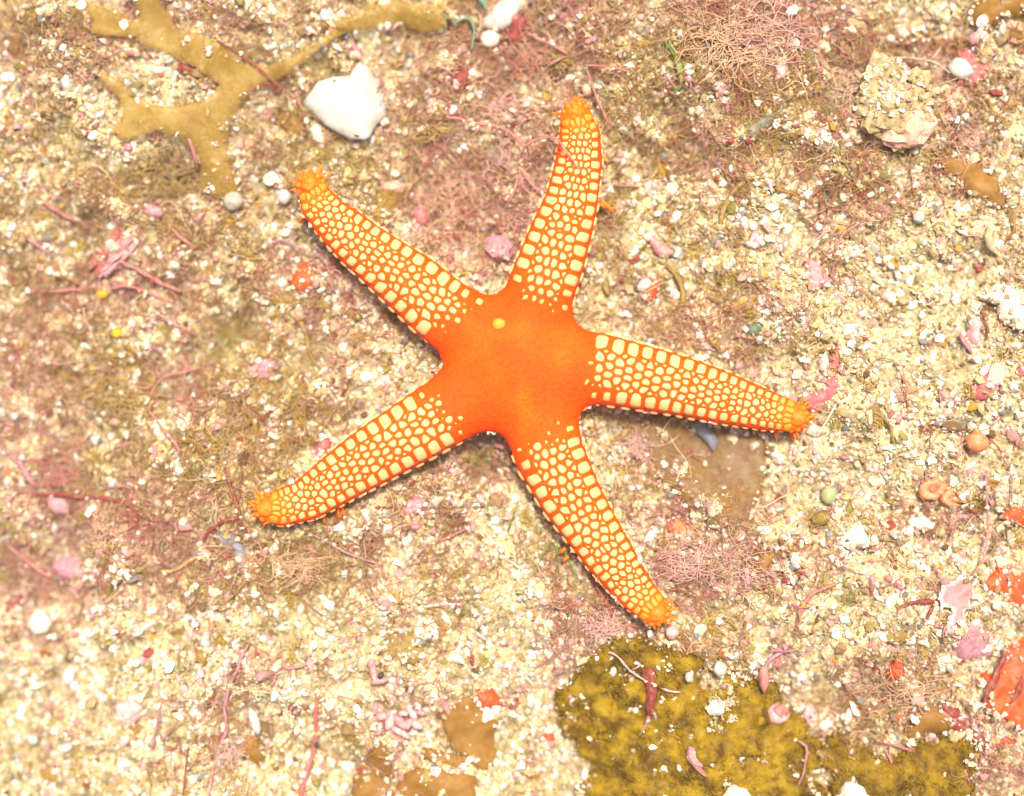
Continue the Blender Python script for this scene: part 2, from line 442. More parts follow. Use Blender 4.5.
def arm_plates(A, rng):
    _, _, L = arm_frame(A, np.array([0.0]))
    rad = lambda s: float(np.interp(s, *(lambda c: (c, A[:, 3] * .88))(np.concatenate([[0], np.cumsum(np.linalg.norm(np.diff(A[:, :2], axis=0), axis=1))]))))
    S = []                      # s, u, R, row
    for side in (-1, 1):
        s = 5.0 + rng.uniform(0, 3)
        while s < L - 60:
            sp = 7.0 + 7.6 * min(1, s / 130)
            S.append((s, side * rad(s) * (1.0 + rng.normal(0, .012)), sp * .62, 1))
            S.append((s + sp * .5, side * rad(s) * 1.66, sp * .6, 2))
            s += sp * rng.uniform(.95, 1.05)
    big, small = [], []
    s, rowi = 9.0, 0
    while s < L - 52:             # staggered rows of larger plates, smaller ones wedged between some of them
        sp = 7.2 + 4.3 * min(1, s / 140); r = rad(s)
        lim = r * (1.0 - .37) - .22 * sp
        m = max(1, int(round(2 * lim / sp)))
        us = (np.arange(m + 1) / m * 2 - 1) * lim * (1 - .5 / (m + 1)) if rowi % 2 == 0 else ((np.arange(m) + .5) / m * 2 - 1) * lim
        for u in us:
            big.append((s + rng.normal(0, .07 * sp), u + rng.normal(0, .07 * sp), sp * .47 * (1 + rng.normal(0, .07))))
        um = us[:-1] + np.diff(us) / 2
        for u in um:
            if rng.uniform() < .34: small.append((s + sp * .45 * rng.choice([-1, 1]) + rng.normal(0, .1 * sp), u + rng.normal(0, .14 * sp), sp * .30 * rng.uniform(.85, 1.05)))
        for sd in (-1, 1):
            if rng.uniform() < .6: small.append((s + sp * .45, sd * (lim + .12 * sp), sp * .30))
        s += sp * .84; rowi += 1
    S += [(a, b, c, 0) for a, b, c in big + small]
    S = np.array(S)
    out = []
    for i, (s, u, R, row) in enumerate(S):
        w, hgt = (R * 1.7, R * 1.7)
        if row == 1: w, hgt = R * 1.0, rad(s) * .40
        if row == 2: w, hgt = R * .95, rad(s) * .26
        poly = [(s + w * math.cos(a), u + hgt * math.sin(a)) for a in np.linspace(0, 2 * math.pi, 12, endpoint=False)] if row == 0 else [(s - w, u - hgt), (s + w, u - hgt), (s + w, u + hgt), (s - w, u + hgt)]
        gap = (.8 + .55 * min(1, s / 130)) * (1 if row == 0 else 1.4)
        for j in np.nonzero((abs(S[:, 0] - s) < 30) & (abs(S[:, 1] - u) < 34))[0]:
            if j == i: continue
            s2, u2, R2, row2 = S[j]
            dx, dy = s2 - s, u2 - u; dd = math.hypot(dx, dy)
            if row and row2 and row != row2:
                dx = 0; dd = abs(dy)
                if dy == 0: continue
            mid = dd / 2 if row == row2 and row else (dd * dd + R * R - R2 * R2) / (2 * dd)
            if row != row2: mid = dd * (R if row == 0 else hgt) / ((R if row == 0 else hgt) + (R2 if row2 == 0 else rad(s) * .28))
            nx_, ny_ = dx / dd, dy / dd
            poly = clip_poly(poly, nx_, ny_, s * nx_ + u * ny_ + mid - gap)
            if len(poly) < 3: break
        if len(poly) < 3: continue
        P = np.array(poly)
        for _ in range(1 if row == 0 else 2):
            Q = np.roll(P, -1, 0)
            keep = np.linalg.norm(P - Q, axis=1) > .35
            if keep.sum() < 3: break
            P = P[keep]; Q = np.roll(P, -1, 0)
            k = .24 if row == 0 else .18
            P = np.stack([P * (1 - k) + Q * k, P * k + Q * (1 - k)], 1).reshape(-1, 2)
        if len(P) > 22: P = P[::2]
        x, y = P.T; area = abs((x * np.roll(y, -1) - y * np.roll(x, -1)).sum()) / 2
        if area < 1.6: continue
        out.append((P, np.array([s, u]), area, row, s, L))
    return out
plates = []
prng = np.random.default_rng(5)
for A in AX:
    raw = arm_plates(A, prng)
    C = np.array([r[1] for r in raw])
    PC = arm_map(A, C[:, 0], C[:, 1], np.zeros(len(C)))
    todo, st_all, off_all = [], [], []
    for (P, c, area, row, s, L), pc in zip(raw, PC):
        dc = math.hypot(pc[0] - SC[0], pc[1] - SC[1])
        cut = (71 if row == 0 else 80) + prng.normal(0, 5)
        if dc < cut: continue
        k = min(1, .35 + (dc - cut) / 22) if row == 0 else min(1, .3 + (dc - cut) / 26)
        P = c + (P - c) * k; area *= k * k
        n = len(P); cen = P.mean(0)
        st_all.append(np.concatenate([P, cen + (P - cen) * .86, cen + (P - cen) * .45, cen[None]]))
        hgt = min(1.7, .6 + area * .011) * (1.25 if row == 2 else 1)
        off_all.append(np.concatenate([np.full(n, -.5), np.full(n, hgt * .72), np.full(n, hgt), [hgt * 1.06]]))
        todo.append((n, area, row, s, dc, cut))
    st = np.concatenate(st_all)
    VV = arm_map(A, st[:, 0], st[:, 1], np.concatenate(off_all))
    o = 0
    tops = []
    for n, area, row, s, dc, cut in todo:
        tops.append(VV[o + 3 * n]); o += 3 * n + 1
    GG = sgrad(np.array(tops))
    o = 0
    for (n, area, row, s, dc, cut), g in zip(todo, GG):
        V = VV[o:o + 3 * n + 1]; o += 3 * n + 1
        if np.ptp(V, axis=0).max() > 24: continue
        i = np.arange(n); j = (i + 1) % n
        Fq = np.concatenate([np.stack([i, j, j + n, i + n], 1), np.stack([i + n, j + n, j + 2 * n, i + 2 * n], 1)])
        Ft = np.stack([i + 2 * n, j + 2 * n, np.full(n, 3 * n)], 1)
        nrm = np.cross(V[1] - V[0], V[3 * n] - V[0])
        if nrm @ g < 0: Fq = Fq[:, ::-1]; Ft = Ft[:, ::-1]
        tipk = np.clip((30 - s) / 24, 0, 1)
        col = np.array((.83, .445, .175)) * (1 - tipk) + np.array((.84, .22, .012)) * tipk
        if row == 2: col = col * .75 + np.array((.78, .26, .07)) * .25
        if row == 0: col = col * .8 + np.array((.78, .58, .25)) * .2 * (1 - tipk) + np.array((.80, .30, .02)) * .2 * tipk
        edge = np.clip((dc - cut) / 14, 0, 1); col = col * (.6 + .4 * edge) + np.array((.80, .30, .03)) * .4 * (1 - edge)
        col = col * (1 + prng.normal(0, .03, 3))
        plates.append((area * (1 if row != 2 else .4), V, Fq, Ft, np.clip(col, 0, .97), row))
plates.sort(key=lambda p: -p[0])
plate_mat = material('plate_enamel', color=(.93, .86, .74), vcol=True, nscale=3.0, rough=.55, bump=.3, bscale=1.6, spec=.15, contrast=(.5, .8), sss=.06)
for a, V, Fq, Ft, col, row in plates[:300]:
    make('plate', V - SO, [Fq, Ft], plate_mat, star, smooth=True, col=np.tile(col, (len(V), 1)))
vs, f4, f3, cs, o = [], [], [], [], 0
for a, V, Fq, Ft, col, row in plates[300:]:
    vs.append(V); f4.append(Fq + o); f3.append(Ft + o); cs.append(np.tile(col, (len(V), 1))); o += len(V)
sp = make('small_plates', np.concatenate(vs) - SO, [np.concatenate(f4), np.concatenate(f3)], plate_mat, star, smooth=True, col=np.concatenate(cs))
sp['kind'] = 'stuff'

def ico(sub):
    bm = bmesh.new(); bmesh.ops.create_icosphere(bm, subdivisions=sub, radius=1.0)
    V = np.array([v.co[:] for v in bm.verts]); F = np.array([[v.index for v in f.verts] for f in bm.faces]); bm.free()
    return V, F
ICO = {i: ico(i) for i in (1, 2, 3, 4)}
def lump(sub, r, seed, amp=.25, freq=1.3, octs=3):
    V, F = ICO[sub]
    sv = Vector((seed * 3.17 % 91, seed * 7.31 % 83, seed * 1.93 % 77))
    d = np.array([1 + amp * mnoise.fractal(Vector(v) * freq + sv, 1.0, 2.0, octs) for v in V])
    return V * d[:, None] * np.array(r), F
def rotz(V, a):
    c, s = math.cos(a), math.sin(a); V = np.asarray(V, float)
    return np.stack([V[:, 0] * c - V[:, 1] * s, V[:, 0] * s + V[:, 1] * c, V[:, 2]], 1)
def rot3(V, ax, ay, az):
    V = np.asarray(V, float)
    c, s = math.cos(ax), math.sin(ax); V = np.stack([V[:, 0], V[:, 1] * c - V[:, 2] * s, V[:, 1] * s + V[:, 2] * c], 1)
    c, s = math.cos(ay), math.sin(ay); V = np.stack([V[:, 0] * c + V[:, 2] * s, V[:, 1], -V[:, 0] * s + V[:, 2] * c], 1)
    return rotz(V, az)
def tube(pts, rad, sides=5, flat=1.0):
    """a tapered tube along a 3-D polyline; flat < 1 presses it down into a ribbon"""
    P = np.asarray(pts, float); R = np.broadcast_to(np.asarray(rad, float), (len(P),))
    T = np.gradient(P, axis=0); T /= np.linalg.norm(T, axis=1, keepdims=True) + 1e-9
    up = np.array([0, 0, 1.0])
    S = np.cross(T, up); ln = np.linalg.norm(S, axis=1, keepdims=True); S = np.where(ln < .05, np.array([[1., 0, 0]]), S / (ln + 1e-9))
    U = np.cross(S, T)
    a = np.linspace(0, 2 * math.pi, sides, endpoint=False)
    V = (P[:, None] + R[:, None, None] * (np.cos(a)[None, :, None] * S[:, None] + flat * np.sin(a)[None, :, None] * U[:, None])).reshape(-1, 3)
    n = len(P); i = np.arange(n - 1)[:, None] * sides; j = np.arange(sides)[None]; j2 = (j + 1) % sides
    Q = np.stack([i + j, i + j2, i + sides + j2, i + sides + j], -1).reshape(-1, 4)
    V = np.concatenate([V, P[:1] - T[:1] * R[0] * .5, P[-1:] + T[-1:] * R[-1] * .5])
    j = np.arange(sides); j2 = (j + 1) % sides
    T3 = np.concatenate([np.stack([j2, j, np.full(sides, n * sides)], 1), np.stack([(n - 1) * sides + j, (n - 1) * sides + j2, np.full(sides, n * sides + 1)], 1)])
    return V, Q, T3
def spline(pts, step=4.0, closed=False):
    P = np.asarray(pts, float)
    if closed: Pp = np.concatenate([P[-1:], P, P[:2]])
    else: Pp = np.concatenate([2 * P[:1] - P[1:2], P, 2 * P[-1:] - P[-2:-1]])
    out = []
    for i in range(1, len(Pp) - 2):
        a, b, c, d = Pp[i - 1:i + 3]
        n = max(2, int(np.linalg.norm(c[:2] - b[:2]) / step))
        t = np.linspace(0, 1, n, endpoint=False)[:, None]
        out.append(.5 * ((2 * b) + (-a + c) * t + (2 * a - 5 * b + 4 * c - d) * t ** 2 + (-a + 3 * b - 3 * c + d) * t ** 3))
    if not closed: out.append(P[-1:])
    return np.concatenate(out)
class Bag:
    def __init__(s): s.v, s.q, s.t, s.c, s.o = [], [], [], [], 0
    def add(s, V, Q=None, T=None, col=None):
        s.v.append(np.asarray(V)); n = len(V)
        if Q is not None and len(Q): s.q.append(np.asarray(Q) + s.o)
        if T is not None and len(T): s.t.append(np.asarray(T) + s.o)
        if col is not None: s.c.append(np.broadcast_to(np.asarray(col, float), (n, 3)))
        s.o += n
    def build(s, name, mat, parent=None, loc=(0, 0, 0), smooth=True):
        F = []
        if s.q: F.append(np.concatenate(s.q))
        if s.t: F.append(np.concatenate(s.t))
        return make(name, np.concatenate(s.v), F, mat, parent, loc, smooth, np.concatenate(s.c) if s.c else None)

tip_mat = material('star_tip', (.82, .12, .004), (.84, .19, .006), nscale=4, rough=.5, bump=.5, bscale=2, spec=.3, sss=.1)
foot_mat = material('star_foot', (.78, .13, .01), (.80, .2, .014), nscale=5, rough=.5, spec=.3)
frng = np.random.default_rng(3)
for ai, A in enumerate(AX):
    d = A[0, :2] - A[1, :2]; d /= np.linalg.norm(d); nrm = np.array([-d[1], d[0]])
    c = np.array([A[0, 0] + d[0] * 3, A[0, 1] + d[1] * 3, A[0, 2] + 6])
    V, F = lump(3, (10, 9, 8), 11 + ai, .3, 2.2)
    make('terminal_plate', rotz(V, math.atan2(d[1], d[0])) + c - SO, F, tip_mat, star)
    for k in range(9):      # knobs ringing the tip
        a = (k - 4) / 4 * 2.0
        dv = d * math.cos(a) + nrm * math.sin(a)
        V, F = lump(2, (4.6, 3.4, 3.8), 31 + k + ai, .22, 1.8)
        make('tip_knob', rotz(V, math.atan2(dv[1], dv[0])) + np.array([A[0, 0] + dv[0] * 11.5, A[0, 1] + dv[1] * 11.5, A[0, 2] + 2 + 3 * math.cos(a)]) - SO, F, tip_mat, star)
    for k in range(15):
        a = frng.uniform(-1.35, 1.35); ln = frng.uniform(6, 12); dv = d * math.cos(a) + nrm * math.sin(a)
        z0 = A[0, 2] + frng.uniform(-8, 4)
        p0 = np.array([A[0, 0] + dv[0] * 11, A[0, 1] + dv[1] * 11, z0])
        bend = frng.normal(0, 3); rise = frng.uniform(-5, 5)
        pts = [p0 + np.array([dv[0] * ln * t + nrm[0] * bend * t * t, dv[1] * ln * t + nrm[1] * bend * t * t, rise * t]) for t in np.linspace(0, 1, 6)]
        V, Q, T = tube(pts, np.linspace(2.0, 1.0, 6), 6)
        make('tube_foot', V - SO, [Q, T], foot_mat, star)
# a few tube feet reaching out from under the arms
for (px, py, ex, ey) in [(342, 505, 345, 517), (338, 506, 340, 518), (324, 515, 325, 523), (601, 201, 613, 212), (600, 205, 608, 208), (565, 548, 560, 553), (568, 556, 563, 561), (305, 215, 300, 222), (790, 432, 793, 441), (775, 432, 776, 438)]:
    p0 = np.array([X(px), Y(py), 5.]); p1 = np.array([X(ex), Y(ey), 0.])
    pts = [p0 + (p1 - p0) * t + np.array([0, 0, 2 * math.sin(t * 3)]) for t in np.linspace(0, 1, 5)]
    V, Q, T = tube(pts, np.linspace(2.2, 1.6, 5), 6)
    make('tube_foot', V - SO, [Q, T], foot_mat, star)
pos = np.array([[X(499, 45), Y(324, 45), 60.]])
for _ in range(30): pos[:, 2] -= .7 * star_sdf(pos)
V, F = lump(3, (6.3, 5.8, 2.2), 77, .12, 3)
make('madreporite', V + pos[0] - SO, F, material('sieve_plate', (.82, .24, .008), (.82, .28, .012), nscale=3, rough=.5, bump=.5, bscale=1.5), star)

# ------------------------------------------------------------------ placing things on the seabed
def W(px, py, lift=4.0, raw=False):
    x, y = X(px), Y(py)
    for _ in range(2):
        z = float((G if raw else GS)(x, y)) + lift
        x, y = X(px, z), Y(py, z)
    return np.array([x, y, z])
def inside(poly, x, y):
    x = np.asarray(x); y = np.asarray(y); c = np.zeros(x.shape, bool)
    n = len(poly)
    for i in range(n):
        x0, y0 = poly[i]; x1, y1 = poly[(i + 1) % n]
        if y0 == y1: continue
        c ^= ((y0 > y) != (y1 > y)) & (x < (x1 - x0) * (y - y0) / (y1 - y0) + x0)
    return c
def fill(poly, step, rng):
    """triangulate a closed outline with jittered inner points; returns verts2d, tris, distance to the rim"""
    n = len(poly)
    lo, hi = poly.min(0), poly.max(0)
    xx, yy = np.meshgrid(np.arange(lo[0], hi[0], step), np.arange(lo[1], hi[1], step * .87), indexing='ij')
    xx = xx + (np.arange(xx.shape[1]) % 2)[None] * step * .5
    p = np.stack([xx.ravel(), yy.ravel()], 1) + rng.uniform(-.2, .2, (xx.size, 2)) * step
    p = p[inside(poly, p[:, 0], p[:, 1])]
    def rim(q):
        d = np.full(len(q), 1e9)
        for i in range(n):
            a, b = poly[i], poly[(i + 1) % n]; ba = b - a
            h = np.clip(((q - a) @ ba) / (ba @ ba + 1e-9), 0, 1)
            d = np.minimum(d, np.hypot(*(q - a - h[:, None] * ba).T))
        return d
    if len(p): p = p[rim(p) > step * .45]
    vs = [Vector(v) for v in poly] + [Vector(v) for v in p]
    ov, oe, of, *_ = delaunay_2d_cdt(vs, [], [list(range(n))], 1, 1e-4)
    V2 = np.array([v[:] for v in ov]); T = np.array([f for f in of if len(f) == 3])
    a, b, c = V2[T[:, 0]], V2[T[:, 1]], V2[T[:, 2]]
    cr = (b[:, 0] - a[:, 0]) * (c[:, 1] - a[:, 1]) - (b[:, 1] - a[:, 1]) * (c[:, 0] - a[:, 0])
    T[cr < 0] = T[cr < 0][:, ::-1]
    return V2, T, rim(V2)
RIMS, HEAPS = [], []    # outlines and stone edges that sand has crept over
BLADES = []       # surfaces that catch sand: outline, height function, specks per 1000 square units
brng = np.random.default_rng(21)
def sheet(name, pts, mat, label, cat, lift=7.0, thick=1.6, ripple=2.0, rscale=26.0, specks=1.5, jag=.6, dome=0.0, step=6.0, group=None, col=None, curve=0.0, hfun=None, rough_top=0.0, parent=None, part=None, rag=1.5, bury=None, droop=None, sharp=False):
    """a thin lobe or crust following the seabed: two skins and a rim"""
    P = np.array([W(a, b, lift)[:2] for a, b in pts])
    if sharp:
        P = np.concatenate([a + (b - a) * np.linspace(0, 1, max(2, int(np.hypot(*(b - a)) / 3.5)), endpoint=False)[:, None] for a, b in zip(P, np.roll(P, -1, 0))])
    else: P = spline(P, min(step * .7, 4.0), True)
    e = brng.normal(0, 1, P.shape); e = (e + np.roll(e, 1, 0) * 1.4 + np.roll(e, 2, 0) * 1.4 + np.roll(e, 3, 0)) / 2.4
    P = P + e * rag * min(1, np.ptp(P, axis=0).max() / 60 + .25) + brng.normal(0, jag * .45, P.shape)
    droop = (lift * .75 if lift < 10 else lift * .12) if droop is None else droop
    ar = (P[:, 0] * np.roll(P[:, 1], -1) - P[:, 1] * np.roll(P[:, 0], -1)).sum()
    if ar < 0: P = P[::-1]
    V2, T, d = fill(P, step, brng)
    ph = brng.uniform(0, 100, 2)
    cen = P.mean(0); span = np.ptp(P, axis=0).max()
    def zf(x, y):
        z = GS(x, y) + lift + ripple * (N36 if rscale > 20 else N16)(np.asarray(x) * 36 / max(rscale, 20) + ph[0], np.asarray(y) * 36 / max(rscale, 20) + ph[1])
        if curve: z = z + curve * (((x - cen[0]) ** 2 + (y - cen[1]) ** 2) / (span / 2) ** 2)
        if hfun is not None: z = z + hfun(x, y)
        return z
    wid = max(3.0, min(12.0, d.max() * .8))
    z = zf(V2[:, 0], V2[:, 1]) - droop * np.clip(1 - d / wid, 0, 1) ** 1.5
    dd = np.clip(d / max(thick * 1.2, 1e-3), 0, 1)
    th = thick * (.3 + .7 * np.sqrt(dd))
    top = z + th * .5
    if dome: top = top + dome * np.sqrt(np.clip(d / (dome * 1.6), 0, 1))
    if rough_top: top = top + rough_top * (N8(V2[:, 0] * 1.4 + ph[0], V2[:, 1] * 1.4) * .6 + N16(V2[:, 0] + ph[1], V2[:, 1])) * np.clip(d / 6, 0, 1)
    bot = z - th * .5
    n = len(V2)
    V = np.concatenate([np.column_stack([V2, top]), np.column_stack([V2, bot])])
    # rim: boundary edges appear in one triangle only
    e = np.concatenate([T[:, [0, 1]], T[:, [1, 2]], T[:, [2, 0]]]); key = np.sort(e, 1)
    _, inv, cnt = np.unique(key, axis=0, return_inverse=True, return_counts=True)
    be = e[cnt[inv.ravel()] == 1]
    side = np.stack([be[:, 0], be[:, 0] + n, be[:, 1] + n, be[:, 1]], 1)
    loc = (cen[0], cen[1], float(GS(cen[0], cen[1])))
    cc = None
    if col is not None: cc = np.concatenate([col(V2[:, 0], V2[:, 1], d)] * 2)
    if parent is not None:
        V = V - np.array(parent['_o']); o = make(name, V, [np.concatenate([T, T[:, ::-1] + n]), side], mat, parent, smooth=True, col=cc)
    else:
        o = make(name, V, [np.concatenate([T, T[:, ::-1] + n]), side], mat, loc=loc, smooth=True, col=cc); tag(o, label, cat, group)
    RIMS.append((P, lambda x, y: zf(x, y) + thick * .5 - droop * .75, (.015 if lift >= 10 else .26) if bury is None else bury))
    if specks: BLADES.append((P, lambda x, y: zf(x, y) + thick * .5 + dome * .9, specks))
    return o
def strand_geo(pts, r0, r1=None, lift=5.0, arch=2.0, sides=6, flat=1.0, wob=.6, ends=None):
    r1 = r0 if r1 is None else r1
    P = np.array([W(a, b, lift * .62 if lift < 14.5 else lift) for a, b in pts])
    P = spline(P, 4.0)
    n = len(P); t = np.linspace(0, 1, n)
    HEAPS.append(P[::2] + np.array([0, 0, 1.0]))
    P[:, 2] += arch * np.sin(np.pi * t) + (0 if ends is None else ends[0] * (1 - t) + ends[1] * t)
    P = P + brng.normal(0, wob * .4, P.shape) * np.array([1, 1, .6])
    return tube(P, (r0 + (r1 - r0) * t) * (1 + .1 * np.sin(t * n * .9) + brng.normal(0, .15, n)) * .85 * (.45 + .55 * np.sin(np.pi * np.clip(t * .9 + .08, 0, 1)) ** .6), sides, flat * .75)
def strand(name, label, cat, mat, paths, group=None, **kw):
    """paths: list of (points, r0, r1); the first is the main axis, the others its branches"""
    root = None
    p0 = W(*paths[0][0][0], 0)
    if len(paths) == 1:
        V, Q, T = strand_geo(paths[0][0], paths[0][1], paths[0][2], **kw)
        return tag(make(name, V, [Q, T], mat, loc=tuple(p0)), label, cat, group)
    root = tag(empty(name, tuple(p0)), label, cat, group)
    for i, (pts, a, b) in enumerate(paths):
        V, Q, T = strand_geo(pts, a, b, **kw)
        make('stem' if i == 0 else 'branch', V - p0, [Q, T], mat, root)
    return root
def stone(name, label, cat, mat, px, py, r, rot=0.0, seed=1, amp=.26, sub=3, sink=.25, group=None, freq=1.3, tilt=(0, 0), smooth=False, lift=0.0):
    V, F = lump(sub, r, seed, amp, freq)
    V = rot3(V, tilt[0], tilt[1], rot)
    c = W(px, py, r[2] * (1 - 2 * sink) + lift)
    V = V * (1 + .05 * brng.normal(0, 1, (len(V), 1)))
    a = brng.uniform(0, 2 * math.pi, int(3 + (r[0] + r[1]) * .9))
    q = rotz(np.stack([r[0] * np.cos(a), r[1] * np.sin(a), np.zeros(len(a))], 1) * brng.uniform(.82, 1.15, (len(a), 1)), rot) + np.array([c[0], c[1], 0])
    q[:, 2] = GS(q[:, 0], q[:, 1]) + brng.uniform(1, 4.5, len(q)) + (lift if lift > 9 else 0); HEAPS.append(q)
    if r[0] > 5 and not smooth:
        tp = V[V[:, 2] > r[2] * .45]; HEAPS.append(tp[brng.integers(0, len(tp), 14)] + c)
    return tag(make(name, V + c, F, mat, loc=(c[0], c[1], c[2] - r[2]), smooth=smooth), label, cat, group)

# ---- materials of the things
m_kelp = material('brown_frond', hx(214, 182, 92, .92), hx(200, 160, 62, .84), nscale=20, rough=.5, translucent=.5, clear=.54, bump=.3, bscale=4, spec=.3, silt=0.22)
m_amber = material('amber_blade', hx(218, 168, 84, .78), hx(198, 140, 52, .70), nscale=12, rough=.5, translucent=.45, clear=.34, bump=.3, bscale=3, spec=.3, silt=0.22)
m_veil = material('brownish_membrane', hx(186, 142, 96, .62), hx(206, 162, 84, .62), nscale=26, rough=.45, translucent=.35, clear=.56, spec=.3, contrast=(.42, .66), silt=0.22)
m_felt = material('felted_crust', hx(176, 140, 22, .64), hx(116, 82, 12, .54), nscale=20, rough=.9, bump=2.6, bscale=2.4, spec=.1, contrast=(.40, .62), silt=.14)
m_felt_dark = material('felted_crust_dark', hx(162, 126, 24, .60), hx(112, 82, 16, .54), nscale=18, rough=.9, bump=2.0, bscale=3, spec=.1, contrast=(.40, .62), silt=.14)
m_white = material('white_shell', (.50, .48, .43), (.40, .35, .27), nscale=16, rough=.5, bump=.7, bscale=5, spec=.35)
m_cream = material('cream_shell', (.78, .69, .50), (.66, .52, .36), nscale=6, rough=.6, bump=.6, bscale=2.5, silt=0.6)
m_chalk = material('chalky_rubble', (.62, .58, .48), (.48, .40, .28), nscale=4, rough=.85, bump=1.2, bscale=2.5, contrast=(.45, .75), silt=0.6)
m_pink = material('pink_coralline', hx(232, 150, 150, .8), hx(206, 118, 124, .75), nscale=5, rough=.6, bump=.5, bscale=2.5, silt=.85)
m_palepink = material('pale_pink_coralline', hx(240, 186, 182, .8), hx(220, 146, 150, .75), nscale=5, rough=.6, bump=.6, bscale=2, silt=0.6)
m_mauve = material('mauve_coralline', hx(206, 146, 152, .74), hx(178, 116, 128, .72), nscale=6, rough=.65, bump=.6, bscale=2, silt=0.6)
m_rose = material('rose_crust', hx(228, 112, 112, .75), hx(196, 92, 100, .72), nscale=6, rough=.7, bump=.8, bscale=2, silt=0.6)
m_sponge = material('orange_sponge', hx(246, 98, 44, .76), hx(222, 72, 34, .70), nscale=9, rough=.42, bump=1.1, bscale=2.6, silt=.12)
m_salmon = material('salmon_tissue', hx(238, 148, 96, .78), hx(222, 122, 78, .74), nscale=5, rough=.5, bump=.4, bscale=2, sss=.15, silt=0.5)
m_redalga = material('red_alga', hx(190, 84, 70, .7), hx(160, 66, 62, .68), nscale=6, rough=.5, translucent=.25, clear=.1, bump=.4, bscale=2, silt=0.5)
m_pinkalga = material('pink_alga', hx(222, 142, 130, .74), hx(200, 118, 112, .70), nscale=6, rough=.5, translucent=.2, bump=.4, bscale=2, silt=0.5)
m_mauvealga = material('mauve_alga', hx(212, 150, 152, .72), hx(186, 122, 130, .7), nscale=6, rough=.55, translucent=.15, bump=.4, bscale=2, silt=0.5)
m_browntuft = material('brownish_pink_tuft', hx(196, 138, 112, .7), hx(168, 112, 92, .68), nscale=7, rough=.7)
m_olive = material('olive_alga', hx(186, 148, 58, .68), hx(156, 124, 48, .66), nscale=7, rough=.55, translucent=.25, bump=.3, bscale=2, silt=0.5)
m_green = material('green_alga', hx(150, 170, 60, .7), hx(124, 146, 48, .66), nscale=6, rough=.5, translucent=.25, silt=0.5)
m_bright = material('bright_green_alga', hx(186, 176, 70, .72), hx(108, 186, 96, .7), nscale=16, rough=.5, translucent=.25, silt=0.5)
m_teal = material('teal_alga', hx(134, 172, 136, .68), hx(112, 156, 126, .66), nscale=8, rough=.5, translucent=.25, silt=0.5)
m_greyleaf = material('greyish_leaf', hx(150, 146, 120, .66), hx(120, 120, 96, .62), nscale=5, rough=.55, translucent=.15, bump=.4, bscale=2, silt=0.5)
m_darkleaf = material('dark_leaf', hx(126, 122, 92, .6), hx(98, 96, 74, .58), nscale=6, rough=.55, translucent=.1, bump=.4, bscale=2, silt=0.5)
m_blue = material('bluish_film', hx(168, 164, 172, .66), hx(136, 144, 166, .64), nscale=9, rough=.45, translucent=.15, clear=.12, silt=0.22)
m_black = material('black_seed', (.035, .028, .022), (.06, .05, .04), nscale=3, rough=.4)
m_grey = material('grey_bead', hx(206, 190, 166, .66), hx(176, 160, 138, .62), nscale=5, rough=.35, sss=.1, silt=0.6)
m_rock = material('encrusted_rock', hx(206, 184, 130, .6), hx(150, 112, 66, .56), nscale=7, rough=.85, bump=1.6, bscale=2.6, contrast=(.4, .66), silt=0.6)
m_pinkrock = material('pink_rock_face', hx(238, 196, 164, .74), hx(226, 150, 128, .72), nscale=9, rough=.8, bump=1.4, bscale=3, silt=0.6)

# ---- brown seaweeds
sheet('forked_seaweed', sharp=True, pts=[(84, 8), (92, 4), (116, 11), (131, 20), (138, 21), (136, -8), (157, -8), (163, 6), (171, 13), (175, 27), (205, 36), (214, 40), (232, 48), (250, 61), (266, 67), (282, 62), (298, 54), (316, 42), (330, 32), (341, 22), (346, 32), (330, 42), (309, 58), (291, 72), (278, 80), (262, 82), (249, 93), (236, 112), (229, 124), (225, 144), (229, 165), (241, 192), (220, 197), (199, 193), (200, 168), (194, 150), (178, 137), (155, 131), (138, 138), (124, 141), (106, 126), (121, 123), (124, 112), (119, 99), (107, 89), (94, 76), (92, 71), (103, 71), (121, 80), (131, 94), (151, 105), (180, 105), (204, 101), (216, 92), (219, 84), (208, 76), (192, 64), (176, 59), (163, 51), (144, 45), (134, 36), (113, 35), (91, 34), (94, 22)],
      mat=m_kelp, label='large forked olive-brown seaweed frond lying flat in the upper corner', cat='seaweed', lift=15, thick=.7, ripple=2.2, specks=2.2, rscale=60, rag=.8, droop=.8)
sheet('brown_seaweed', [(337, 24), (350, 14), (368, 7), (392, 2), (418, 3), (440, 9), (448, 21), (436, 30), (406, 28), (376, 27), (352, 31)], m_kelp, 'blurred ochre seaweed blade near the top edge beside the white shell chip', 'seaweed', lift=16, specks=.8, curve=4)
sheet('brown_seaweed', [(932, 163), (940, 155), (965, 153), (986, 161), (1000, 176), (1009, 196), (1007, 206), (994, 206), (977, 197), (955, 184), (938, 174)], m_amber, 'golden brown curved blade below the encrusted rock', 'seaweed', lift=9, specks=3, rag=2.6, curve=-4)
sheet('thin_membrane', [(646, 416), (668, 412), (700, 420), (740, 430), (763, 436), (768, 460), (765, 490), (755, 507), (736, 526), (716, 533), (700, 522), (690, 507), (672, 493), (655, 481), (646, 460), (640, 438)], m_veil, 'see-through brownish membrane spread under the right-hand arm', 'seaweed', lift=7, thick=.9, ripple=1.6, specks=4)
def felt_h(x, y): return 3.2 * M14(x, y) + 1.2 * M7(x, y)
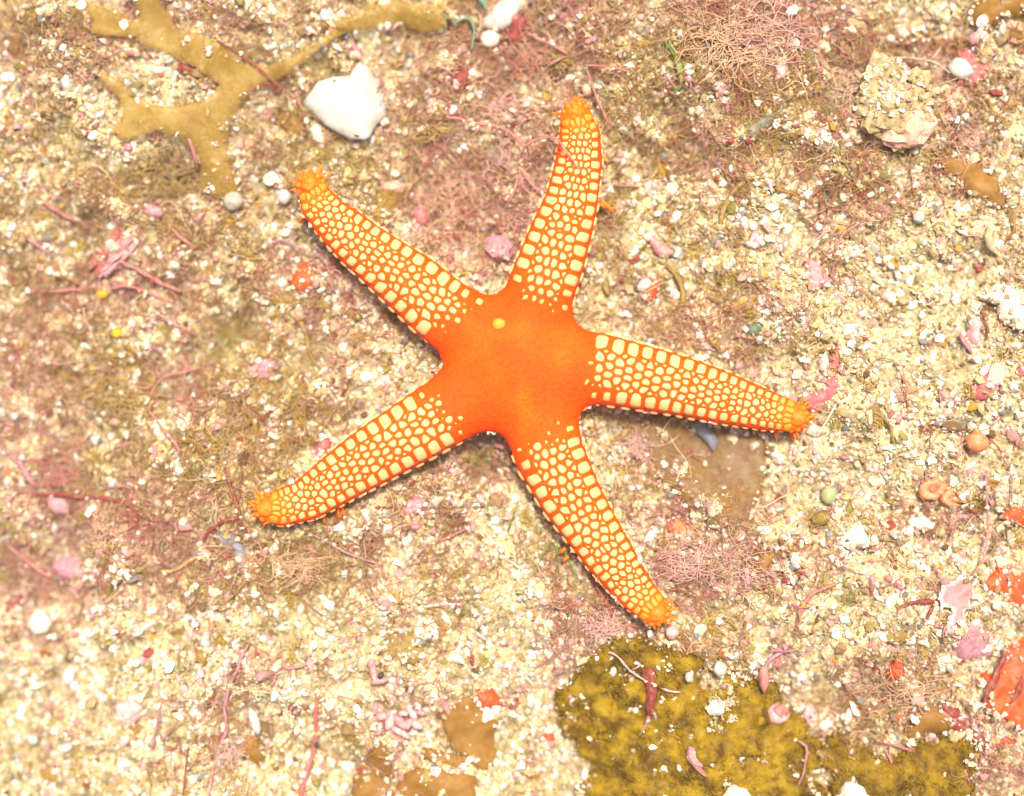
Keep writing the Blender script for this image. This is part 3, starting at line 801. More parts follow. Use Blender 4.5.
sheet('felted_crust', [(556, 692), (574, 672), (590, 656), (598, 641), (614, 632), (640, 636), (662, 643), (690, 650), (714, 664), (740, 668), (766, 672), (781, 690), (796, 712), (815, 735), (821, 755), (816, 775), (802, 806), (588, 806), (590, 772), (570, 746), (557, 720)], m_felt, 'broad mustard-brown felted algal mat with scattered white grains', 'algal mat', lift=8, thick=3, ripple=2.5, specks=4.5, dome=4, step=4.2, rough_top=2.2, hfun=felt_h, rag=3.2)
sheet('felted_crust', [(823, 746), (835, 733), (855, 735), (871, 752), (886, 757), (905, 746), (925, 735), (950, 732), (968, 742), (975, 758), (972, 776), (956, 806), (836, 806), (829, 776)], m_felt_dark, 'smaller dark olive felted mat at the bottom edge under pink twigs', 'algal mat', lift=6, thick=2.6, ripple=2.5, specks=.8, dome=3, step=4.2, rough_top=1.6, hfun=felt_h, rag=2.6)
sheet('brown_seaweed', [(450, 702), (457, 694), (466, 692), (474, 697), (479, 706), (484, 716), (491, 728), (496, 742), (496, 760), (488, 771), (478, 766), (465, 756), (452, 746), (445, 728), (446, 712)], m_amber, 'rounded tan blade beside the orange sponge near the bottom edge', 'seaweed', lift=12, specks=5, rag=2.6, curve=-4)
sheet('brown_seaweed', [(400, 775), (410, 768), (430, 768), (452, 772), (470, 780), (474, 806), (398, 806)], m_amber, 'wide amber blade cut off by the bottom edge below the tan blade', 'seaweed', lift=10, specks=3, rag=2.6)
sheet('brown_seaweed', [(354, 776), (368, 750), (384, 738), (391, 742), (390, 762), (386, 806), (350, 806)], m_amber, 'dark amber blade at the bottom edge below the pink knobs', 'seaweed', lift=8, specks=2.5, rag=2.6)
sheet('brown_seaweed', [(420, 752), (436, 748), (456, 756), (470, 764), (462, 771), (440, 768), (424, 762)], m_amber, 'narrow amber blade tucked under the rounded tan blade', 'seaweed', lift=8, specks=4, rag=2.6)
sheet('brown_seaweed', [(230, 745), (240, 738), (252, 735), (260, 742), (263, 755), (261, 765), (253, 770), (245, 763), (236, 752)], m_amber, 'small golden fan-shaped blade by the white elongated shell', 'seaweed', lift=9, specks=0, rag=2.6, curve=-3)
sheet('brown_seaweed', [(208, 740), (215, 732), (222, 742), (221, 760), (212, 768), (206, 758)], m_amber, 'small ochre blade just left of the golden fan-shaped blade', 'seaweed', lift=6, specks=2, rag=2.6)
sheet('brown_seaweed', [(95, 570), (105, 560), (114, 572), (128, 568), (124, 580), (112, 586), (104, 600), (97, 596)], m_olive, 'yellow-brown lobed blade right of the mauve stone', 'seaweed', lift=6, specks=3)
sheet('brown_seaweed', [(272, 118), (285, 108), (302, 112), (306, 126), (300, 142), (286, 140), (276, 132)], m_amber, 'amber-brown blade below the fork of the thin red thread', 'seaweed', lift=7, specks=2, rag=2.6)
sheet('brown_seaweed', [(268, 300), (290, 292), (318, 296), (345, 304), (372, 310), (358, 320), (330, 316), (300, 310), (280, 312)], m_olive, 'mustard blade under the orange sponge beside the upper left arm', 'seaweed', lift=4, specks=6)
sheet('brown_seaweed', [(372, 205), (385, 188), (402, 182), (412, 190), (400, 206), (388, 226), (374, 232)], m_kelp, 'dull brown blade between the two upper arms, nearest the left one', 'seaweed', lift=8, specks=2)
sheet('brown_seaweed', [(748, 552), (770, 550), (795, 542), (806, 540), (798, 550), (775, 560), (766, 575), (754, 584), (748, 570)], m_amber, 'ragged orange-brown blade right of the pale pink tangle', 'seaweed', lift=6, specks=4, rag=2.6)
sheet('brown_seaweed', [(384, 640), (400, 632), (420, 640), (424, 656), (408, 664), (388, 656)], m_olive, 'yellowish blade half buried in sand below the starfish disc', 'seaweed', lift=3, specks=8)
sheet('brown_seaweed', [(985, -6), (968, 8), (972, 22), (990, 24), (1010, 14), (1030, 18), (1030, -6)], m_amber, 'dark amber blade in the top right corner', 'seaweed', lift=7, specks=4, rag=2.6)
sheet('brown_seaweed', [(1006, 30), (1018, 26), (1030, 30), (1030, 44), (1014, 42)], m_amber, 'small amber blade on the right edge below the corner blade', 'seaweed', lift=7, specks=2, rag=2.6)
sheet('brown_seaweed', [(908, 730), (920, 716), (940, 712), (955, 722), (950, 732), (930, 732), (918, 742)], m_amber, 'ochre blade lapping over the dark olive mat', 'seaweed', lift=9, specks=4, rag=2.6)
sheet('seaweed_scrap', [(882, 642), (893, 634), (914, 633), (911, 642), (893, 649)], m_olive, 'olive scrap of leaf left of the frilly pink crust', 'leaf', lift=6, specks=0)
sheet('seaweed_scrap', [(930, 424), (945, 417), (962, 415), (974, 417), (967, 423), (972, 431), (956, 430), (940, 428)], m_greyleaf, 'grey-green torn leaf above the round orange ball', 'leaf', lift=8, specks=0)
sheet('seaweed_scrap', [(818, 190), (828, 178), (842, 182), (848, 197), (843, 212), (830, 214), (820, 205)], m_darkleaf, 'dark greenish-grey leaf scrap left of the rock', 'leaf', lift=5, specks=2)
sheet('seaweed_scrap', [(742, 124), (752, 121), (765, 111), (780, 104), (789, 108), (782, 118), (765, 126), (757, 138), (750, 137)], m_greyleaf, 'grey-green strap of leaf below the brownish tangle', 'leaf', lift=9, specks=0)
sheet('seaweed_scrap', [(750, 93), (762, 91), (768, 97), (762, 104), (752, 101)], m_greyleaf, 'tiny grey leaf chip above the grey-green strap', 'leaf', lift=7, specks=0)
sheet('seaweed_scrap', [(743, 329), (757, 318), (768, 329), (784, 336), (765, 335), (750, 334)], m_teal, 'pointed bluish-green leaf above the right-hand arm', 'leaf', lift=7, specks=0)
sheet('seaweed_scrap', [(214, 608), (225, 598), (241, 593), (233, 603), (221, 610)], m_green, 'yellow-green spindle leaf below the lower left arm tip', 'leaf', lift=7, specks=0)
sheet('blue_film', [(212, 536), (225, 529), (240, 536), (251, 550), (248, 566), (240, 579), (233, 568), (230, 554), (218, 547)], m_blue, 'bluish-grey film under the lower left arm tip', 'film', lift=8, specks=0)
sheet('blue_spindle', [(694, 423), (703, 422), (712, 433), (717, 444), (712, 450), (705, 445), (698, 435)], m_blue, 'small blue spindle poking out below the right-hand arm', 'spindle', lift=10, thick=5, specks=0)
sheet('red_seaweed', [(175, 60), (191, 63), (210, 78), (217, 84), (204, 80), (190, 75), (178, 71)], m_redalga, 'dark red blade under the edge of the forked frond', 'red seaweed', lift=9, specks=0)
sheet('red_seaweed', [(446, 74), (458, 68), (466, 60), (473, 56), (474, 68), (472, 79), (463, 91), (453, 83)], m_redalga, 'rosy red pleated blade below the cream shell at the top', 'red seaweed', lift=9, specks=1)
sheet('red_seaweed', [(504, 8), (511, 5), (516, 14), (524, 17), (528, 26), (522, 34), (530, 42), (516, 46), (506, 40), (512, 30), (508, 20)], m_redalga, 'lobed brownish red blade beside the cream shell', 'red seaweed', lift=12, specks=1)
sheet('red_seaweed', [(984, 701), (988, 684), (996, 668), (1004, 654), (1008, 645), (1007, 660), (1001, 678), (993, 692)], m_redalga, 'dark red spindle blade crossing the big orange sponge', 'red seaweed', lift=17, specks=0)
sheet('red_seaweed', [(1010, 708), (1014, 694), (1020, 680), (1024, 674), (1024, 688), (1017, 702)], m_redalga, 'second red spindle blade on the orange sponge, at the right edge', 'red seaweed', lift=17, specks=0)
sheet('red_seaweed', [(940, 703), (950, 706), (962, 718), (974, 728), (987, 735), (991, 746), (976, 743), (962, 734), (950, 720)], m_redalga, 'long reddish blade above the dark olive mat', 'red seaweed', lift=8, thick=.8, droop=2, rag=2.2, specks=6, bury=.3)
sheet('red_seaweed', [(645, 671), (651, 668), (655, 682), (657, 700), (652, 715), (647, 700), (645, 685)], m_redalga, 'brick red blade hanging on the pink thread over the mustard mat', 'red seaweed', lift=20, specks=1)
sheet('red_seaweed', [(0, 610), (14, 594), (32, 584), (47, 578), (44, 586), (24, 598), (6, 616)], m_redalga, 'dusky red blade on the left edge under the thin pink rod', 'red seaweed', lift=8, specks=1)
sheet('red_seaweed', [(192, 626), (196, 613), (200, 612), (199, 626), (195, 634)], m_redalga, 'small dark red blade above the white triangular chip', 'red seaweed', lift=7, specks=0)
sheet('red_seaweed', [(467, 656), (473, 660), (479, 668), (477, 672), (471, 666)], m_redalga, 'tiny wine red blade above the orange sponge of the bottom sand', 'red seaweed', lift=7, specks=0)

# ---- sponges and crusts
sheet('orange_sponge', [(974, 578), (990, 571), (1010, 573), (1032, 568), (1032, 606), (1011, 606), (1004, 596), (990, 591)], m_sponge, 'bright orange sponge on the right edge above the pink crust', 'sponge', lift=4, thick=4, dome=4, specks=5, step=4.2, rough_top=1.3, rag=3, bury=.5)
sheet('orange_sponge', [(979, 686), (986, 672), (998, 660), (1010, 644), (1032, 636), (1032, 722), (1003, 722), (990, 716), (983, 702)], m_sponge, 'largest orange sponge, crossed by dark red blades on the right edge', 'sponge', lift=5, thick=4, dome=4, specks=5, step=4.2, rough_top=1.3, rag=3, bury=.5)
sheet('orange_sponge', [(884, 676), (893, 664), (904, 660), (907, 671), (898, 680)], m_sponge, 'small orange-red sponge scrap left of the frilly pink crust', 'sponge', lift=6, thick=3, dome=2, specks=0, step=4)
sheet('orange_sponge', [(899, 690), (904, 684), (909, 688), (906, 693)], m_sponge, 'tiny orange-red sponge fleck just below the small scrap', 'sponge', lift=5, thick=2, dome=2, specks=0, step=4)
sheet('orange_sponge', [(889, 716), (897, 712), (904, 715), (905, 722), (896, 722)], m_sponge, 'orange sponge fleck above the notch of the dark mat', 'sponge', lift=5, thick=2, dome=2, specks=0, step=4)
sheet('orange_sponge', [(993, 738), (1005, 736), (1015, 741), (1008, 746), (996, 745)], m_sponge, 'flat orange sponge patch at the end of the long reddish blade', 'sponge', lift=5, thick=2, dome=2, specks=0, step=4)
sheet('orange_sponge', [(291, 286), (297, 270), (303, 259), (309, 268), (323, 276), (318, 286), (305, 290)], m_sponge, 'star-shaped orange sponge beside the upper left arm', 'sponge', lift=5, thick=3, dome=2, specks=2, step=4)
sheet('orange_sponge', [(474, 692), (489, 688), (499, 696), (510, 699), (500, 707), (482, 707)], m_sponge, 'orange sponge beside the rounded tan blade', 'sponge', lift=6, thick=3, dome=2, specks=1, step=4)
sheet('orange_sponge', [(543, 737), (551, 732), (558, 735), (554, 742), (546, 741)], m_sponge, 'small red-orange sponge fleck left of the mustard mat', 'sponge', lift=5, thick=2, dome=2, specks=0, step=4)
sheet('orange_sponge', [(639, 297), (645, 280), (655, 275), (662, 283), (656, 298), (648, 303)], m_sponge, 'orange-brown sponge behind the long white pebble', 'sponge', lift=4, thick=3, dome=2, specks=3, step=4)
sheet('orange_sponge', [(998, 515), (1010, 508), (1032, 512), (1032, 528), (1012, 526)], m_sponge, 'faded orange sponge on the right edge below the mauve threads', 'sponge', lift=3, thick=3, dome=2, specks=6, step=4)
sheet('salmon_flap', [(668, 525), (675, 518), (690, 524), (703, 536), (695, 541), (678, 536)], m_salmon, 'salmon-orange flap below the brownish membrane', 'flap', lift=8, thick=2, specks=0, dome=1.5)
sheet('pink_crust', [(798, 402), (812, 392), (824, 380), (836, 371), (843, 384), (838, 396), (828, 406), (816, 416), (806, 412)], m_rose, 'deep rose crust behind the tip of the right-hand arm', 'coralline crust', lift=4, thick=3, dome=2, specks=2, step=4)
sheet('pink_crust', [(826, 372), (832, 352), (841, 354), (843, 366), (836, 375)], m_rose, 'small rose crust above the right-hand arm tip', 'coralline crust', lift=4, thick=2, dome=2, specks=5, step=4)
sheet('pink_crust', [(969, 396), (975, 381), (985, 372), (1000, 369), (1001, 385), (990, 398)], m_rose, 'rosy pink crust patch above the grey-green leaf', 'coralline crust', lift=4, thick=3, dome=3, specks=1, step=4)
sheet('pink_crust', [(1015, 375), (1019, 362), (1032, 352), (1032, 378)], m_rose, 'dark rose crust cut by the right edge', 'coralline crust', lift=5, thick=3, dome=3, specks=0, step=4)
sheet('pink_crust', [(953, 52), (970, 47), (980, 56), (992, 64), (988, 76), (976, 82), (960, 78)], m_rose, 'coral pink crust around the white pebble in the upper right', 'coralline crust', lift=4, thick=3, dome=3, specks=1, step=4)
sheet('pink_crust', [(955, 652), (964, 630), (978, 624), (986, 640), (996, 652), (986, 663), (965, 661)], m_mauve, 'purplish pink crust below the frilly lobes', 'coralline crust', lift=5, thick=4, dome=4, specks=.6, step=4)
def frill_col(x, y, d):
    e = np.clip(1 - d / 3.2, 0, 1)[:, None]
    return np.array(hx(228, 138, 134, .8)) * (1 - e) + np.array((.84, .76, .72)) * e
sheet('frilly_crust', [(939, 602), (944, 590), (953, 582), (963, 579), (970, 583), (973, 590), (979, 598), (974, 604), (972, 612), (966, 613), (966, 620), (959, 622), (957, 631), (950, 630), (947, 622), (949, 612), (942, 610)],
      material('frilly_pink', color=(.86, .82, .82), vcol=True, nscale=4, rough=.6, bump=.6, bscale=2, contrast=(.45, .7)), 'frilly pink coralline lobes with white rims', 'coralline crust', lift=11, thick=3, dome=3, specks=2, step=3.2, jag=1.6, col=frill_col, rough_top=2, rag=2, droop=2, bury=.12)
sheet('mauve_stone', [(50, 566), (58, 556), (72, 553), (84, 560), (86, 574), (76, 582), (60, 580)], m_mauve, 'flat mauve stone above the bright sand on the left', 'stone', lift=7, thick=4, dome=4, specks=1, step=4)
sheet('mauve_stone', [(244, 366), (258, 360), (274, 356), (281, 362), (278, 376), (262, 386), (250, 378)], m_mauve, 'ribbed dusty pink stone chip left of the lower left arm base', 'stone', lift=3, thick=3, dome=3, specks=4, step=4)
sheet('mauve_stone', [(312, 448), (318, 440), (327, 436), (331, 444), (322, 456), (313, 462)], m_rose, 'rosy lump against the upper edge of the lower left arm', 'stone', lift=4, thick=4, dome=4, specks=1, step=4)
sheet('pink_chip', [(645, 236), (652, 233), (664, 241), (672, 253), (670, 258), (658, 256), (650, 247)], m_pink, 'smooth pink shell chip right of the upper arm', 'shell chip', lift=8, thick=2.2, dome=2, specks=0, step=3.5)
sheet('pink_chip', [(716, 92), (722, 84), (729, 84), (728, 92), (719, 99)], m_palepink, 'oval pale pink chip right of the green strip', 'shell chip', lift=8, thick=2, dome=1.5, specks=0, step=3.5)
sheet('pink_chip', [(684, 72), (690, 71), (693, 80), (689, 84), (684, 80)], m_palepink, 'small pink chip touching the green strip', 'shell chip', lift=7, thick=2, dome=1, specks=0, step=3.5)
sheet('pink_chip', [(968, 340), (970, 318), (980, 316), (984, 328), (981, 341), (974, 346)], m_palepink, 'translucent pink shell with a red rim on the right', 'shell chip', lift=8, thick=1.6, dome=2, specks=0, step=3.5)
sheet('pink_chip', [(968, 38), (976, 30), (981, 20), (984, 30), (980, 42), (972, 44)], m_palepink, 'pale pink curled chip above the coral pink crust', 'shell chip', lift=10, thick=2, dome=1.5, specks=0, step=3.5)
sheet('pink_chip', [(748, 236), (756, 230), (764, 238), (758, 246)], m_palepink, 'pink chip in the sand between the green-brown ribbons', 'shell chip', lift=6, thick=2, dome=1.5, specks=0, step=3.5)
sheet('pink_chip', [(810, 290), (806, 262), (814, 258), (826, 270), (830, 282), (818, 288)], m_pink, 'pink shell flake left of the dense bright sand on the right', 'shell chip', lift=6, thick=2, dome=1.5, specks=1, step=3.5)

# ---- shells
def shell_h(x, y):
    u = (np.asarray(x) - X(352)) * .83 + (np.asarray(y) - Y(100)) * .55
    return 9 - .008 * u * u - 13.0 * np.clip((np.asarray(x) - X(366)) / 16, 0, 1)
bs = sheet('shell_fragment', [(302, 101), (311, 92), (320, 82), (334, 79), (350, 78), (355, 70), (359, 62), (367, 66), (377, 79), (388, 99), (387, 112), (376, 125), (370, 138), (366, 141), (350, 139), (334, 131), (322, 122), (310, 112)], m_white, 'largest white shell fragment, angular, near the upper left arm', 'shell fragment', lift=13, thick=3.4, ripple=.5, specks=.3, step=4.5, hfun=shell_h, jag=.35, rag=.25, sharp=True, droop=1)
sheet('shell_fragment', [(480, 27), (484, 17), (491, 10), (500, 0), (510, -6), (522, -4), (519, 12), (512, 24), (500, 30), (488, 29)], m_white, 'cream-white shell chip on the top edge', 'shell fragment', lift=13, thick=3, ripple=.5, curve=-5, specks=1, step=4, sharp=True, rag=.5)
sheet('shell_fragment', [(986, 292), (1000, 284), (1012, 286), (1030, 296), (1030, 332), (1012, 328), (1002, 312), (992, 302)], m_chalk, 'big chalky white slab on the right edge', 'shell fragment', lift=7, thick=5, dome=3, specks=16, step=4.5, bury=.6, rag=2.5, rough_top=1.5)
sheet('shell_fragment', [(832, 806), (840, 792), (848, 782), (858, 786), (872, 793), (878, 806)], m_chalk, 'rough white chunk at the bottom edge between the two mats', 'shell fragment', lift=13, thick=6, dome=4, specks=1, step=4)
sheet('shell_fragment', [(722, 796), (730, 788), (742, 786), (750, 790), (753, 800), (748, 808), (724, 808)], m_cream, 'cream shell lump on the bottom edge of the mustard mat', 'shell fragment', lift=17, thick=6, dome=4, specks=2, step=4)
sheet('shell_fragment', [(839, 541), (848, 530), (856, 524), (866, 530), (872, 540), (868, 548), (858, 548), (851, 556)], m_chalk, 'chalky cream block in the sand right of the membrane', 'shell fragment', lift=8, thick=5, dome=4, specks=1, step=4)
sheet('shell_fragment', [(908, 520), (914, 515), (926, 516), (938, 524), (930, 531), (914, 530)], m_chalk, 'cream rubble piece below the salmon cups', 'shell fragment', lift=7, thick=4, dome=4, specks=1, step=4)
sheet('shell_fragment', [(196, 645), (200, 636), (206, 629), (210, 638), (210, 648), (202, 648)], m_white, 'bright white triangular chip in the lower left sand', 'shell fragment', lift=9, thick=3, specks=0, step=4, sharp=True, rag=.5)
sheet('shell_fragment', [(58, 80), (65, 76), (72, 78), (73, 88), (67, 91), (59, 90)], m_white, 'square white chip in the upper left sand', 'shell fragment', lift=8, thick=3, specks=0, step=4, sharp=True, rag=.5)
sheet('shell_fragment', [(672, 246), (680, 243), (683, 252), (680, 258), (674, 256)], m_white, 'square white chip touching the smooth pink chip', 'shell fragment', lift=7, thick=3, specks=0, step=4, sharp=True, rag=.5)
sheet('shell_fragment', [(846, 255), (856, 248), (862, 243), (866, 251), (858, 257), (850, 258)], m_white, 'jagged white chip in the right sand below the dark leaf', 'shell fragment', lift=7, thick=3, specks=0, step=4, sharp=True, rag=.5)
sheet('shell_fragment', [(420, 636), (428, 631), (434, 632), (432, 639), (424, 642)], m_white, 'white angular chip beside the half buried yellowish blade', 'shell fragment', lift=7, thick=3, specks=0, step=4, sharp=True, rag=.5)
sheet('shell_fragment', [(820, 378), (818, 362), (826, 352), (830, 360), (828, 374)], m_white, 'pale white flake left of the small rose crust', 'shell fragment', lift=7, thick=2, specks=0, step=4, sharp=True, rag=.5)
stone('white_pebble', 'elongated white shell beside the largest shell fragment', 'pebble', m_cream, 318, 136, (6, 15, 5), .3, 3, .1, smooth=True, sink=.1)
stone('white_pebble', 'white pebble resting on the coral pink crust', 'pebble', m_white, 960, 69, (13, 10, 9), -.4, 5, .1, smooth=True, sink=0, lift=4)
stone('white_pebble', 'small round white bead above the rock', 'pebble', m_white, 890, 39, (5, 4.5, 4.5), 0, 6, .05, smooth=True, sink=0, lift=3)
stone('white_pebble', 'round white bead in the sand below the golden blade', 'pebble', m_white, 919, 217, (6.2, 6, 5.5), 0, 7, .06, smooth=True, sink=0, lift=3)
stone('white_pebble', 'white bead just outside the upper left arm tip', 'pebble', m_white, 284, 197, (6.8, 7.6, 6), 0, 8, .06, smooth=True, sink=0, lift=5)
stone('grey_bead', 'round greyish translucent bead below the forked frond', 'bead', m_grey, 233, 201, (11, 10, 8), 0, 9, .06, smooth=True, sink=.1, lift=3)
stone('white_pebble', 'long white pebble in front of the orange-brown sponge', 'pebble', m_white, 644, 285, (8.5, 5.5, 5), .7, 10, .1, smooth=True, sink=0, lift=4)
stone('white_pebble', 'white club-shaped shell above the golden fan-shaped blade', 'pebble', m_white, 255, 722, (5, 13.5, 5), .35, 12, .15, smooth=True, sink=0, lift=3)
stone('white_pebble', 'white bead in the sand left of the pale red stick', 'pebble', m_white, 33, 740, (5.5, 5, 5), 0, 13, .06, smooth=True, sink=0, lift=3)
stone('white_pebble', 'flat white pebble right of the lone bead in the lower left', 'pebble', m_white, 66, 748, (7.5, 4.5, 4), .5, 14, .1, smooth=True, sink=0, lift=3)
stone('white_pebble', 'pale oval pebble next to the pink shell patch in the lower left', 'pebble', m_white, 69, 676, (6.5, 9, 5), -.2, 15, .1, smooth=True, sink=0, lift=3)
stone('white_pebble', 'bright lump of shell on the left sand below the mauve stone', 'pebble', m_chalk, 40, 622, (12, 12, 8), 0, 16, .2, smooth=True, sink=.2, lift=3)
stone('white_pebble', 'white shard upright in the sand left of the dark olive mat', 'pebble', m_white, 848, 716, (4, 10, 4), -.25, 17, .15, smooth=True, sink=0, lift=3)
stone('white_pebble', 'angular white pebble beside the ragged orange-brown blade', 'pebble', m_white, 797, 560, (7, 8, 6), .3, 18, .2, sink=0, lift=3)
stone('white_pebble', 'white pebble on the upper edge of the mustard mat', 'pebble', m_white, 720, 669, (6.5, 7.5, 6), 0, 19, .15, smooth=True, sink=0, lift=13)
stone('white_pebble', 'white pebble standing alone high on the mustard mat', 'pebble', m_white, 689, 677, (4.5, 5.2, 4.5), 0, 20, .12, smooth=True, sink=0, lift=16)
stone('white_pebble', 'larger white lump in the middle of the mustard mat', 'pebble', m_chalk, 716, 708, (9, 8, 6), .4, 21, .25, sink=0, lift=16)
stone('white_pebble', 'white grain beside the mauve split shell on the mat', 'pebble', m_white, 711, 760, (4, 7, 4), .3, 22, .15, smooth=True, sink=0, lift=17)
stone('tan_pebble', 'rounded tan pebble under the cream shell chip at the top', 'pebble', m_cream, 490, 39, (9.5, 9, 7), 0, 23, .12, smooth=True, sink=.1, lift=4)
stone('tan_pebble', 'small salmon pebble above the tip of the upper arm', 'pebble', m_pinkrock, 587, 90, (5, 7, 5), .3, 24, .15, smooth=True, sink=.1, lift=3)
stone('orange_ball', 'round salmon-orange ball right of the grey-green leaf', 'tunicate', m_salmon, 977, 442, (11, 10, 9), 0, 25, .06, smooth=True, sink=0, lift=4)
stone('red_pebble', 'small red lump between the two upper arms', 'pebble', m_rose, 421, 216, (7, 9, 6), 0, 26, .15, smooth=True, sink=.1, lift=3)
stone('pink_pebble', 'rosy curved pebble below the lower left arm', 'pebble', m_pink, 414, 506, (11, 7.5, 7), .5, 27, .28, smooth=False, sink=.1, lift=-1)
stone('pink_pebble', 'pink three-sided stone in the angle of the two upper arms', 'pebble', m_mauve, 500, 249, (17, 13, 11), -.3, 28, .22, sub=2, sink=.2, lift=4)
stone('pink_pebble', 'pale rose pebble between the upper arms, left of the pink strands', 'pebble', m_pinkrock, 391, 186, (14, 7, 6), -.1, 29, .28, smooth=False, sink=.1, lift=-1)
stone('pink_pebble', 'pinkish shell patch with pale rim in the lower left sand', 'pebble', m_palepink, 128, 712, (13, 12, 6), .2, 30, .28, smooth=False, sink=.1, lift=2)
stone('pink_pebble', 'knobbly pale pink stone above the grey-green strap', 'pebble', m_palepink, 781, 70, (6, 11, 6), -.3, 31, .2, smooth=True, sink=.1, lift=-1)
stone('pink_pebble', 'pale pink grain below the tip of the bottom arm', 'pebble', m_palepink, 672, 632, (7, 7, 6), 0, 32, .15, smooth=True, sink=.1, lift=6)
stone('pink_pebble', 'pink petal-shaped grain right of the pink bud', 'pebble', m_palepink, 810, 714, (6, 9, 4), .3, 33, .28, smooth=False, sink=.1, lift=6)
stone('lilac_pebble', 'lilac oval chip below the forked frond', 'pebble', m_mauve, 153, 211, (11, 6, 5), -.35, 34, .1, smooth=True, sink=.1, lift=4)
stone('lilac_pebble', 'mauve lump on the left among red threads', 'pebble', m_mauve, 58, 505, (16, 9, 7), -.4, 35, .15, smooth=True, sink=.2, lift=-1)
stone('yellow_grain', 'yellow grain beneath the pink strand on the left', 'pebble', material('yellow_grain', hx(236, 176, 30, .8), hx(220, 150, 26, .8), nscale=3), 102, 294, (6, 4.5, 4), 0, 36, .15, smooth=True, sink=0, lift=3)
stone('yellow_grain', 'round yellow grain in the brownish left part', 'pebble', MATS['yellow_grain'], 117, 333, (5.5, 5, 4.5), 0, 37, .15, smooth=True, sink=0, lift=3)
stone('green_bead', 'pale green translucent oval below the white rod', 'bead', material('pale_green_gel', hx(204, 206, 150, .72), hx(180, 186, 120, .68), nscale=6, rough=.4, translucent=.3, silt=.3), 829, 495, (8, 10, 6), 0, 38, .06, smooth=True, sink=0, lift=4)
stone('green_bead', 'olive lump at the left below the pale green oval', 'bead', m_olive, 822, 518, (10, 7, 5), .3, 39, .15, smooth=True, sink=.1, lift=3)
stone('black_seed', 'black seed above the pink knobs in the lower sand', 'seed', m_black, 381, 676, (3, 4, 3), -.4, 40, .1, sub=2, smooth=True, sink=0, lift=8)
stone('black_seed', 'black seed stuck to the pale red stick', 'seed', m_black, 316.5, 745, (2.6, 3.2, 2.4), 0, 41, .1, sub=2, smooth=True, sink=0, lift=11)
stone('dark_pebble', 'dark grey pebble right of the encrusted rock', 'pebble', m_darkleaf, 959, 121, (9, 8, 5), .5, 42, .2, sink=.1, lift=2)
stone('dark_pebble', 'dark brown stone between the pink strands at the top', 'pebble', material('dark_brown_stone', hx(120, 84, 52, .6), hx(92, 62, 40, .6), nscale=5, rough=.8), 558, 72, (11, 8, 6), .5, 43, .2, sink=.1, lift=2)

# ---- encrusted rock (upper right)
rk = W(895, 106, 0)
rock = tag(empty('encrusted_rock', tuple(rk)), 'rugged rock with cream top and pink underside in the upper right', 'rock')
V, F = lump(4, (37, 41, 20), 51, .42, 1.7, 5)
V = rotz(V, .2); V[:, 2] = np.where(V[:, 2] > 8, 8 + (V[:, 2] - 8) * .6, V[:, 2])
make('stone', V + np.array([0, 0, 13]), F, m_rock, rock, smooth=False)
V, F = lump(3, (29, 21, 14), 57, .34, 1.9, 4)
make('pink_face', rotz(V, .45) + np.array([9, -22, 14]), F, m_pinkrock, rock, smooth=False)
V = rotz(lump(4, (37, 41, 20), 51, .42, 1.7, 5)[0], .2); V[:, 2] = np.where(V[:, 2] > 8, 8 + (V[:, 2] - 8) * .6, V[:, 2])
V = V[(V[:, 2] > 2) & (V[:, 1] > -16)]; HEAPS.append((V * .99 + rk + np.array([0, 0, 13.]))[brng.choice(len(V), 900)])
# red and grey coralline stone on the left
c0 = W(119, 249, 0)
rs = tag(empty('coralline_stone', tuple(c0)), 'oblong stone, red on one flank and grey-pink on the other', 'stone')
V, F = lump(4, (30, 10, 7), 61, .6, 2.6, 5); make('red_crust', rotz(V, .85) + np.array([-3, 2, 4]), F, m_rose if False else material('red_crust', hx(196, 110, 92, .60), hx(168, 84, 72, .56), nscale=6, rough=.75, bump=1.2, bscale=2, silt=.6), rs, smooth=False)
V, F = lump(4, (27, 9, 7), 62, .6, 2.6, 5); make('pink_flank', rotz(V, .8) + np.array([5, -3, 5]), F, m_mauve, rs, smooth=False)
V, F = lump(2, (8, 6, 3), 63, .2, 1.6, 3); make('pale_scar', V + np.array([-4, 1, 10]), F, m_grey, rs, smooth=False)
HEAPS.append(c0 + np.column_stack([rotz(np.column_stack([brng.uniform(-26, 26, 110), brng.uniform(-11, 11, 110), np.zeros(110)]), .85)[:, :2], brng.uniform(6, 11, 110)]))
# little coiled shell by the upper left arm tip
c0 = W(271, 181, 4)
sn = tag(empty('spiral_shell', tuple(c0)), 'small ribbed whitish shell by the upper left arm tip', 'shell')
bag = Bag()
for k in range(22):
    a = k * .55; rr = 11 * math.exp(-.1 * k); w = 5.2 * math.exp(-.085 * k)
    V, F = lump(2, (w, w * .8, w), k, .04, 1); bag.add(rotz(V, a) + np.array([rr * .8 * math.cos(a), rr * .7 * math.sin(a), 1 + k * .28]), None, F)
bag.build('whorl', m_cream, sn)
for k in range(5):
    V, F = lump(2, (2.0, 3.6, 3), k + 80, .1, 1.2); make('rib', rotz(V, -.9) + np.array([2 + k * 3.6, 9 + 1.2 * k * (1 - k * .2), 3]), F, m_white, sn)

